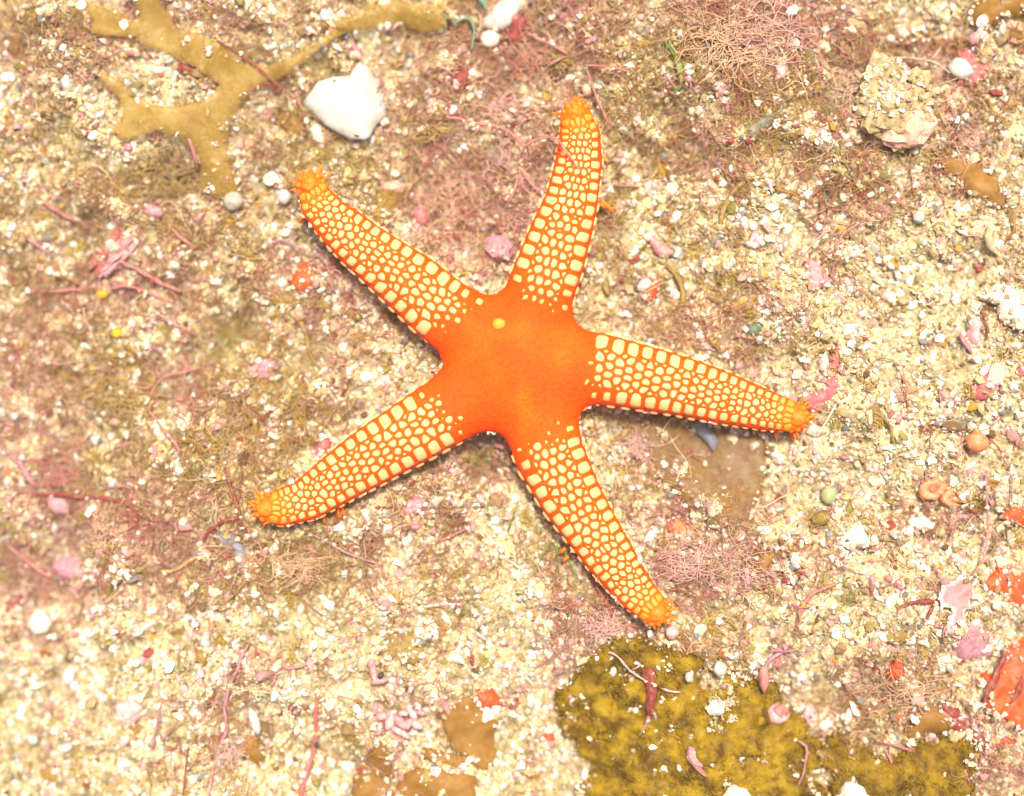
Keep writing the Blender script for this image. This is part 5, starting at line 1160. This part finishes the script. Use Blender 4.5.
fuzz(16000, 41, 8, 30, .3, .65, lambda t: np.clip(t * 1.15 - .1, 0, 1), 'algal_turf', 'fine brown and pink algal fuzz over the seabed', step=4)
fuzz(2200, 42, 18, 60, .5, 1.0, lambda t: np.clip(t * 1.1 - .25, 0, 1), 'drift_threads', 'thin drifting algal threads caught on the sand', step=8)

LAND = [('forked frond', 190, 90), ('largest white shell', 348, 102), ('cream shell chip', 500, 14), ('upper left arm tip', 308, 185), ('upper arm tip', 578, 112), ('encrusted rock', 895, 105), ('white pebble on the pink crust', 960, 69), ('right-hand arm tip', 800, 415), ('golden brown blade', 975, 180), ('chalky white slab', 1008, 305), ('orange ball', 977, 442), ('salmon cups', 940, 493), ('frilly pink lobes', 960, 605), ('big orange sponge', 1005, 690), ('dark olive mat', 900, 765), ('mustard mat', 690, 720), ('bottom arm tip', 655, 615), ('brownish membrane', 710, 475), ('rounded tan blade', 470, 730), ('pale red stick', 312, 745), ('golden fan-shaped blade', 247, 752), ('knotted mauve stalk', 228, 710), ('white triangular chip', 204, 640), ('mauve stone', 68, 568), ('lower left arm tip', 265, 510), ('bluish-grey film', 232, 552), ('dark red ribbon', 100, 500), ('yellow grain', 117, 333), ('red-flanked stone', 119, 249), ('green strip', 676, 70), ('smooth pink chip', 660, 246), ('grey-green strap', 765, 120), ('dark leaf scrap', 832, 196), ('bluish-green leaf', 762, 328), ('ragged orange-brown blade', 775, 560), ('orange star-shaped sponge', 306, 276), ('pink three-sided stone', 500, 249), ('square white chip', 65, 84), ('yellow-green spindle leaf', 228, 602), ('half buried yellowish blade', 404, 648)]
USED = set()
def bit_label(size, colour, noun, px, py):
    near = sorted(LAND, key=lambda l: (l[1] - px) ** 2 + (l[2] - py) ** 2)
    for name, lx, ly in near[:4]:
        dx, dy = px - lx, py - ly; dist = math.hypot(dx, dy)
        if dist < 14: continue
        way = ('right of' if dx > 0 else 'left of') if abs(dx) > 2.2 * abs(dy) else ('below' if dy > 0 else 'above') if abs(dy) > 2.2 * abs(dx) else ('below and right of' if dy > 0 else 'above and right of') if dx > 0 else ('below and left of' if dy > 0 else 'above and left of')
        far = 'just ' if dist < 38 else '' if dist < 80 else 'well '
        t = f'{size}{colour} {noun} {far}{way} the {name}'
        if t not in USED and len(t.split()) <= 16: USED.add(t); return t
    return None

# ------------------------------------------------------------------ torn scraps of algae and crust, half sunk in the sand
srng = np.random.default_rng(83)
SCRAPS = [('ochre_scrap', m_olive, 'ochre', 'seaweed scrap', 26), ('amber_scrap', m_amber, 'amber brown', 'seaweed scrap', 20), ('pink_scrap', m_palepink, 'pale pink', 'crust scrap', 22), ('rose_scrap', m_pinkrock, 'salmon pink', 'crust scrap', 14), ('mauve_scrap', m_mauve, 'dusty mauve', 'crust scrap', 14), ('red_scrap', m_redalga, 'brownish red', 'seaweed scrap', 10), ('tan_scrap', m_kelp, 'tan', 'seaweed scrap', 18)]
for name, mat, colour, cat, cnt in SCRAPS:
    k = 0
    while k < cnt:
        px, py = srng.uniform(10, 1014), srng.uniform(8, 788)
        if float(star_d2(np.array([X(px)]), np.array([Y(py)]))[0]) < 20 or any(inside(P, np.array([X(px)]), np.array([Y(py)]))[0] for P, _, _ in BLADES): continue
        R = 5.5 + 8.5 * srng.uniform() ** 1.8; n = srng.integers(5, 9); rot = srng.uniform(0, 6.28); e = srng.uniform(.4, .95)
        a = np.sort(srng.uniform(0, 6.283, n) * .4 + np.linspace(0, 6.283, n, endpoint=False) * .9)
        q = np.stack([np.cos(a), np.sin(a) * e], 1) * R * srng.uniform(.6, 1.25, (n, 1))
        q = np.stack([q[:, 0] * math.cos(rot) - q[:, 1] * math.sin(rot), q[:, 0] * math.sin(rot) + q[:, 1] * math.cos(rot)], 1)
        bl = bit_label('larger ' if R > 9 else 'small ', colour, cat, px, py)
        if bl is None: continue
        sheet(name, [(px + u, py + v) for u, v in q], mat, bl, cat, lift=srng.uniform(2.5, 6), thick=1.6, ripple=1, specks=srng.uniform(2, 7), step=4.5, rag=1.6, bury=.4, dome=0 if 'seaweed' in cat else 1.5, group=colour + ' scraps strewn over the seabed')
        k += 1

# thin ribbons and branching sprigs caught in the turf
k = 0
KINDS = [('amber_ribbon', m_amber, 'amber', 'ribbon weed', 26, (1.6, 3.2), .35), ('mauve_sprig', m_mauvealga, 'mauve', 'branching sprig', 24, (.9, 1.5), .9), ('pink_sprig', m_pinkalga, 'pink', 'branching sprig', 20, (.9, 1.6), .9), ('olive_sprig', m_olive, 'olive', 'branching sprig', 20, (.9, 1.7), .8), ('dusky_sprig', m_redalga, 'dusky red', 'branching sprig', 14, (.9, 1.5), .8)]
for name, mat, colour, noun, cnt, (ra, rb), fl in KINDS:
    k = 0
    while k < cnt:
        px, py = srng.uniform(8, 1016), srng.uniform(6, 790)
        x, y = X(px), Y(py); t, h, m = turf_fields(np.array(x), np.array(y))
        if srng.uniform() > float(t) + .1 or float(star_d2(np.array([x]), np.array([y]))[0]) < 26: continue
        bl = bit_label('', colour, noun, px, py)
        if bl is None: continue
        an = srng.uniform(0, 6.28); L = srng.uniform(16, 44); cv = srng.normal(0, .35)
        def run(px, py, an, L, n):
            out = [(px, py)]
            for i in range(n):
                an += cv + srng.normal(0, .22); px += math.cos(an) * L / n; py += math.sin(an) * L / n; out.append((px, py))
            return out
        r = srng.uniform(ra, rb); main = run(px, py, an, L, 5); paths = [(main, r, r * .5)]
        if noun == 'branching sprig':
            for b in range(srng.integers(2, 5)):
                i = srng.integers(0, 4); paths.append((run(*main[i], an + srng.choice([-1, 1]) * srng.uniform(.5, 1.2), L * srng.uniform(.3, .6), 4), r * .8, r * .4))
        elif srng.uniform() < .5: paths.append((run(*main[2], an + srng.choice([-.8, .8]), L * .45, 4), r * .8, r * .5))
        strand(name, bl, 'seaweed', mat, paths, lift=srng.uniform(7, 12), flat=fl, arch=srng.uniform(1, 5), sides=5, group=colour + ' ' + noun + 's in the turf'); k += 1

# soft clumps of short threads and silt, each of one colour
def clumps(ncl, per, seed):
    r = np.random.default_rng(seed)
    cx = r.uniform(-580, 580, ncl * 5); cy = r.uniform(-460, 460, ncl * 5)
    t, h, m = turf_fields(cx, cy)
    ok = (r.uniform(0, 1, len(cx)) < .10 + .8 * t) & (star_d2(cx, cy) > 6)
    cx, cy, h = cx[ok][:ncl], cy[ok][:ncl], h[ok][:ncl]; ncl = len(cx)
    R = r.uniform(4, 12, ncl); ell = r.uniform(.5, 1.6, ncl)
    pal = np.array([hx(204, 178, 92, .76), hx(220, 192, 132, .76), hx(212, 166, 138, .76), hx(226, 172, 160, .78), hx(176, 134, 86, .68), hx(212, 176, 72, .76), hx(180, 176, 100, .7), hx(196, 116, 96, .68), hx(222, 204, 160, .72)])
    w = np.array([.2, .2, .14, .1, .12, .09, .06, .03, .06])
    tint = pal[r.choice(len(pal), ncl, p=w / w.sum())]
    n = ncl * per
    ci = np.repeat(np.arange(ncl), per)
    g = r.standard_normal((n, 2)) * .6
    x = cx[ci] + g[:, 0] * R[ci] * ell[ci]; y = cy[ci] + g[:, 1] * R[ci] / ell[ci]
    an = r.uniform(0, 6.283, n); L = r.uniform(3, 9, n); st = 3
    lift = 2.6 + 4.5 * np.exp(-(g ** 2).sum(1)) * r.uniform(.3, 1.2, n)
    P = np.zeros((n, st + 1, 3)); z0 = GS(x, y)
    for i in range(st + 1):
        P[:, i, 0] = x; P[:, i, 1] = y; P[:, i, 2] = z0 + lift + r.normal(0, .5, n)
        x = x + np.cos(an) * L / st; y = y + np.sin(an) * L / st; an = an + r.normal(0, .7, n)
    T = np.gradient(P, axis=1); T /= np.linalg.norm(T, axis=2, keepdims=True) + 1e-9
    S = np.stack([-T[..., 1], T[..., 0], np.zeros_like(T[..., 0])], -1); S /= np.linalg.norm(S, axis=2, keepdims=True) + 1e-9
    U = np.cross(T, S); rad = r.uniform(.4, .95, n)[:, None] * np.linspace(1, .6, st + 1)[None]
    V = np.stack([P + rad[..., None] * (math.cos(q) * S + math.sin(q) * U) for q in (math.pi / 2, math.pi * 7 / 6, math.pi * 11 / 6)], 2).reshape(-1, 3)
    b = (np.arange(n) * (st + 1) * 3)[:, None, None] + (np.arange(st) * 3)[None, :, None]
    j = np.arange(3)[None, None]; j2 = (j + 1) % 3
    Q = np.stack([b + j, b + j2, b + 3 + j2, b + 3 + j], -1).reshape(-1, 4)
    c = tint[ci] * r.uniform(.9, 1.35, (n, 1))
    tag(make('silt_tufts', V, Q, MATS['algal_fuzz'], smooth=True, col=np.repeat(c, (st + 1) * 3, 0).clip(0, 1)), 'soft tufts of silt and short algal threads over the seabed', kind='stuff')
clumps(800, 28, 47)

# short fibres that make up the nap of the two felted mats
fb = Bag(); fr = np.random.default_rng(93)
for P, zf, dens in [b for b in BLADES if np.prod(np.ptp(b[0], axis=0)) > 9000][:12]:
    if P[:, 1].min() > Y(760) or P[:, 1].mean() > Y(690) or P[:, 0].mean() < X(560): continue
    q = fr.uniform(P.min(0), P.max(0), (int(np.prod(np.ptp(P, axis=0)) / 14), 2)); q = q[inside(P, q[:, 0], q[:, 1])]
    zz = zf(q[:, 0], q[:, 1]); tone = N36(q[:, 0] * 1.3, q[:, 1] * 1.3) + .6 * N16(q[:, 0], q[:, 1])
    for (x, y), z, tn in zip(q, zz, tone):
        an = fr.uniform(0, 6.28); L = fr.uniform(2.5, 6)
        pts = [(x, y, z - 2.5), (x + math.cos(an) * L * .5, y + math.sin(an) * L * .5, z - .2 + fr.uniform(0, 1)), (x + math.cos(an) * L, y + math.sin(an) * L, z - 1.5)]
        a = np.clip(.55 + .22 * tn + fr.normal(0, .15), 0, 1)
        c = np.array(hx(184, 148, 34, .70)) * a + np.array(hx(118, 84, 18, .56)) * (1 - a)
        V, Q, T = tube(pts, (.8, .7, .35), 3); fb.add(V, Q, T, c)
tag(fb.build('mat_fibres', MATS['algal_fuzz']), 'short mustard fibres forming the nap of the felted algal mats', kind='stuff')

# ------------------------------------------------------------------ loose shell bits big enough to pick out
protos = {}
def proto(kind, k):
    key = (kind, k)
    if key not in protos:
        shp = {'chip': (1, .75, .38), 'bead': (1, .9, .8), 'rod': (1.7, .45, .4)}[kind]
        V, F = lump(2, shp, 200 + k * 7 + len(kind), .42 if kind != 'bead' else .2, 1.7)
        protos[key] = mesh_from('shell_bit', V, F, smooth=False)
    return protos[key]
m_pale = material('pale_grit', (.80, .72, .54), (.70, .58, .40), nscale=5, rough=.75, bump=.5, bscale=2)
BITS = [('white_shell_bit', 'small white shell bit lying loose on the sand', 'shell bit', 'white shell bits strewn over the sand', m_white, 90, (3.2, 6.0)),
        ('cream_grain', 'cream coloured coarse grain lying on the sand', 'grain', 'cream grains strewn over the sand', m_pale, 70, (3.4, 6.5)),
        ('pink_bit', 'small pink coralline bit lying on the sand', 'coralline bit', 'pink coralline bits strewn over the sand', m_pink, 36, (3.0, 6.5)),
        ('mauve_bit', 'small mauve coralline bit lying on the sand', 'coralline bit', 'mauve coralline bits strewn over the sand', m_mauve, 24, (3.0, 6.0)),
        ('red_bit', 'small brick red scrap lying on the sand', 'red scrap', 'brick red scraps strewn over the sand', m_redalga, 12, (2.5, 5.0))]
bitrng = np.random.default_rng(61)
for name, label, cat, group, mat, cnt, (a, b) in BITS:
    k = 0
    metas = {}
    while k < cnt:
        px, py = bitrng.uniform(4, 1020), bitrng.uniform(4, 792)
        x, y = X(px), Y(py)
        t, h, m = turf_fields(np.array(x), np.array(y))
        if bitrng.uniform() < float(t) * (.75 if 'white' in name or 'cream' in name else .1): continue
        if float(star_d2(np.array([x]), np.array([y]))[0]) < 8: continue
        if any(inside(P, np.array([x]), np.array([y]))[0] for P, _, _ in BLADES): continue
        r = a + (b - a) * bitrng.uniform() ** 2.2
        kind = ['chip', 'chip', 'bead', 'rod'][bitrng.integers(0, 4)] if 'grain' not in name else ['chip', 'bead'][bitrng.integers(0, 2)]
        key = (kind, int(bitrng.integers(0, 6)), name)
        if key not in metas:
            me = proto(key[0], key[1]).copy(); me.materials.clear(); me.materials.append(mat); metas[key] = me
        o = bpy.data.objects.new(name, metas[key]); COL.objects.link(o)
        z = float(G(x, y)) + r * .15 + .8
        o.location = (X(px, z) * K, Y(py, z) * K, z * K); o.scale = (r, r, r)
        o.rotation_euler = (bitrng.normal(0, .35), bitrng.normal(0, .35), bitrng.uniform(0, 6.28))
        bl = bit_label('larger ' if r > a + (b - a) * .45 else 'tiny ', {'white_shell_bit': 'white', 'cream_grain': 'cream', 'pink_bit': 'pink', 'mauve_bit': 'mauve', 'red_bit': 'brick red'}[name], {'chip': 'chip', 'bead': 'rounded grain', 'rod': 'splinter'}[kind], px, py)
        tag(o, bl or label, cat, group); k += 1

# ------------------------------------------------------------------ the sand itself
OCT_V = np.array([(1, 0, 0), (0, 1, 0), (-1, 0, 0), (0, -1, 0), (0, 0, 1), (0, 0, -1)], float)
OCT_F = np.array([(0, 1, 4), (1, 2, 4), (2, 3, 4), (3, 0, 4), (1, 0, 5), (2, 1, 5), (3, 2, 5), (0, 3, 5)])
PAL = np.array([(252, 246, 232), (244, 232, 204), (228, 208, 166), (208, 180, 130), (182, 146, 98), (232, 184, 168), (218, 150, 140), (140, 104, 66), (216, 206, 190), (208, 160, 150), (236, 168, 60), (184, 84, 66), (160, 156, 150), (176, 156, 84)], float)
PAL = lin(PAL) * np.array([.80, .74, .68, .64, .62, .66, .62, .56, .6, .62, .6, .55, .5, .58])[:, None]
WS = np.array([.14, .25, .22, .14, .07, .05, .03, .022, .035, .02, .006, .007, .015, .015])
WT = np.array([.13, .22, .20, .14, .065, .08, .045, .04, .03, .06, .012, .025, .015, .04])
def grains(n, seed, med, sig, base, name, label, extent=(575, 455), zoff=0.0, at=None, rmax=6.5, dens_t=.14, ws=None, wt=None, flk=.18):
    r = np.random.default_rng(seed)
    if at is None:
        x = r.uniform(-extent[0], extent[0], n); y = r.uniform(-extent[1], extent[1], n)
        t, h, m = turf_fields(x, y)
        ok = (r.uniform(0, 1, n) > t * dens_t) & (star_d2(x, y) > -14)
        if extent[0] > 700: ok &= (abs(x) > 570) | (abs(y) > 450)
        x, y, t, h = x[ok], y[ok], t[ok], h[ok]
        z = None
    else:
        x, y, z = at; t = np.full(len(x), .12); h = np.full(len(x), .5)
    n = len(x)
    R = np.clip(med * np.exp(sig * r.standard_normal(n)), .7, rmax)
    if z is None: z = (ground_fit(x, y) if extent[0] > 700 else G(x, y)) + R * r.uniform(-.1, .75, n) + zoff
    else: z = z + R * .35
    shp = np.exp(r.normal(0, .28, (n, 3))); shp[:, 2] *= .75
    flake = r.uniform(0, 1, n) < flk; shp[flake, 2] *= .35; shp[flake, :2] *= 1.2
    BV, BF = (OCT_V, OCT_F) if base == 'oct' else (ICO[1][0], ICO[1][1])
    m = len(BV)
    V = np.tile(BV[None], (n, 1, 1)) * (1 + r.uniform(-.3, .3, (n, m, 1))) * shp[:, None] * R[:, None, None]
    q = r.standard_normal((n, 4)); q[flake, 1:3] *= .25; q /= np.linalg.norm(q, axis=1, keepdims=True)
    w, a, b, c = q.T
    M = np.stack([1 - 2 * (b * b + c * c), 2 * (a * b - c * w), 2 * (a * c + b * w), 2 * (a * b + c * w), 1 - 2 * (a * a + c * c), 2 * (b * c - a * w), 2 * (a * c - b * w), 2 * (b * c + a * w), 1 - 2 * (a * a + b * b)], 1).reshape(n, 3, 3)
    V = np.einsum('nij,nmj->nmi', M, V) + np.stack([x, y, z], 1)[:, None]
    F = (BF[None] + (np.arange(n) * m)[:, None, None]).reshape(-1, 3)
    # what each grain is made of
    wgt = (WS if ws is None else ws)[None] * (1 - t[:, None]) + (WT if wt is None else wt)[None] * t[:, None]
    wgt = wgt * np.where(np.isin(np.arange(len(PAL)), (5, 6, 9, 11))[None], .4 + 1.5 * h[:, None], 1)
    wgt = wgt * np.where(np.isin(np.arange(len(PAL)), (13,))[None], .4 + 1.6 * (1 - h[:, None]), 1)
    cw = np.cumsum(wgt, 1); cw /= cw[:, -1:]
    pk = (r.uniform(0, 1, (n, 1)) > cw).sum(1).clip(0, len(PAL) - 1)
    col = PAL[pk] * r.uniform(.82, 1.08, (n, 1))
    o = make(name, V.reshape(-1, 3), F, material('sand_grain', color=(.80, .72, .6), vcol=True, nscale=1.6, rough=.7, spec=.3, contrast=(.5, .75)), smooth=False, col=np.repeat(col, m, 0).clip(0, .9))
    return tag(o, label, kind='stuff')
grains(44000, 71, 2.0, .40, 'ico', 'coarse_sand', 'coarse pale shell grains covering the seabed')
grains(44000, 72, 1.35, .28, 'oct', 'fine_sand', 'finer sand between the coarse grains', rmax=2.2, zoff=.4, dens_t=.08)
DW = np.array([.02, .08, .10, .16, .12, .15, .07, .02, .06, .12, .03, .035, .03, .14])
grains(6500, 75, 2.35, .36, 'ico', 'coloured_debris', 'pink, mauve and ochre flakes of crust and weed mixed into the sand', zoff=1.2, dens_t=-1, ws=DW, wt=DW, flk=.6, rmax=4.6)
rim_pts = []
grains(24000, 76, 2.6, .3, 'oct', 'outer_sand', 'coarse shell sand further out on the seabed', extent=(1250, 1100), rmax=5)
# sand lying on the blades, crusts and the rock
sx_, sy_, sz_ = [], [], []
for P, zf, dens in BLADES:
    lo, hi = P.min(0), P.max(0); area = np.prod(hi - lo)
    ncl = int(dens * area / 1000 * .55) + 1
    q = brng.uniform(lo, hi, (ncl, 2))
    pts = [q]
    for c in q:
        if brng.uniform() < .38: pts.append(c + brng.normal(0, 3.6, (brng.integers(3, 14), 2)))
    q = np.concatenate(pts); q = q[inside(P, q[:, 0], q[:, 1])]
    sx_.append(q[:, 0]); sy_.append(q[:, 1]); sz_.append(zf(q[:, 0], q[:, 1]))
grains(0, 73, 1.5, .4, 'ico', 'sand_dusting', 'pale sand specks lying on the seaweed blades and mats', at=(np.concatenate(sx_), np.concatenate(sy_), np.concatenate(sz_)), rmax=4)
for P, zf, dens in RIMS:      # sand crept over the rims
    seg = np.roll(P, -1, 0) - P; ln = np.linalg.norm(seg, axis=1)
    m = int(ln.sum() * dens)
    if m < 1: continue
    i = brng.choice(len(P), m, p=ln / ln.sum())
    inw = np.stack([-seg[i, 1], seg[i, 0]], 1) / (ln[i, None] + 1e-6)
    q = P[i] + seg[i] * brng.uniform(0, 1, (m, 1)) + inw * brng.normal(1.0, 2.4, (m, 1))
    rim_pts.append(np.column_stack([q, zf(q[:, 0], q[:, 1]) + brng.uniform(-.5, 2, m)]))
for q in HEAPS:
    keep = brng.uniform(0, 1, len(q)) < .3
    rim_pts.append(q[keep] + brng.normal(0, 1.2, (keep.sum(), 3)) * np.array([1, 1, .5]))
nb = sgrad(BP[::7]); flank = BP[::7][(nb[:, 2] > -.1) & (nb[:, 2] < .45) & (BP[::7][:, 2] < 22)]
fl = flank[brng.choice(len(flank), 170)]; rim_pts.append(fl + brng.normal(0, .5, fl.shape))
qx = brng.uniform(-300, 320, 9000); qy = brng.uniform(-260, 310, 9000); qd = star_d2(qx, qy); ok = (qd > -5) & (qd < 7)
rim_pts.append(np.column_stack([qx[ok], qy[ok], G(qx[ok], qy[ok]) + brng.uniform(1, 6, ok.sum())]))
rp_ = np.concatenate(rim_pts)
grains(0, 74, 1.75, .4, 'ico', 'creeping_sand', 'shell sand crept over the edges of stones, crusts and blades', at=tuple(rp_.T), rmax=4.5)

# ------------------------------------------------------------------ the veil of particles in the water
def haze_box(dens):
    h = 7400.0; z0, z1 = float(GZ.min()) - 5000, DIST * 1.08
    V = np.array([(sx * h, sy * h, z) for z in (z0, z1) for sy in (-1, 1) for sx in (-1, 1)])
    F = np.array([(0, 2, 3, 1), (4, 5, 7, 6), (0, 1, 5, 4), (2, 6, 7, 3), (0, 4, 6, 2), (1, 3, 7, 5)])
    m = bpy.data.materials.new('water_haze'); m.use_nodes = True; t = m.node_tree; t.nodes.clear()
    o = t.nodes.new('ShaderNodeOutputMaterial'); v = t.nodes.new('ShaderNodeVolumePrincipled')
    v.inputs['Color'].default_value = (.92, .88, .80, 1); v.inputs['Density'].default_value = dens; v.inputs['Anisotropy'].default_value = 0.0
    t.links.new(v.outputs[0], o.inputs['Volume'])
    ob = make('haze', V, F, m, smooth=False); ob['kind'] = 'stuff'; ob['label'] = 'thin pale veil of particles in the sea water'
haze_box(0.06)
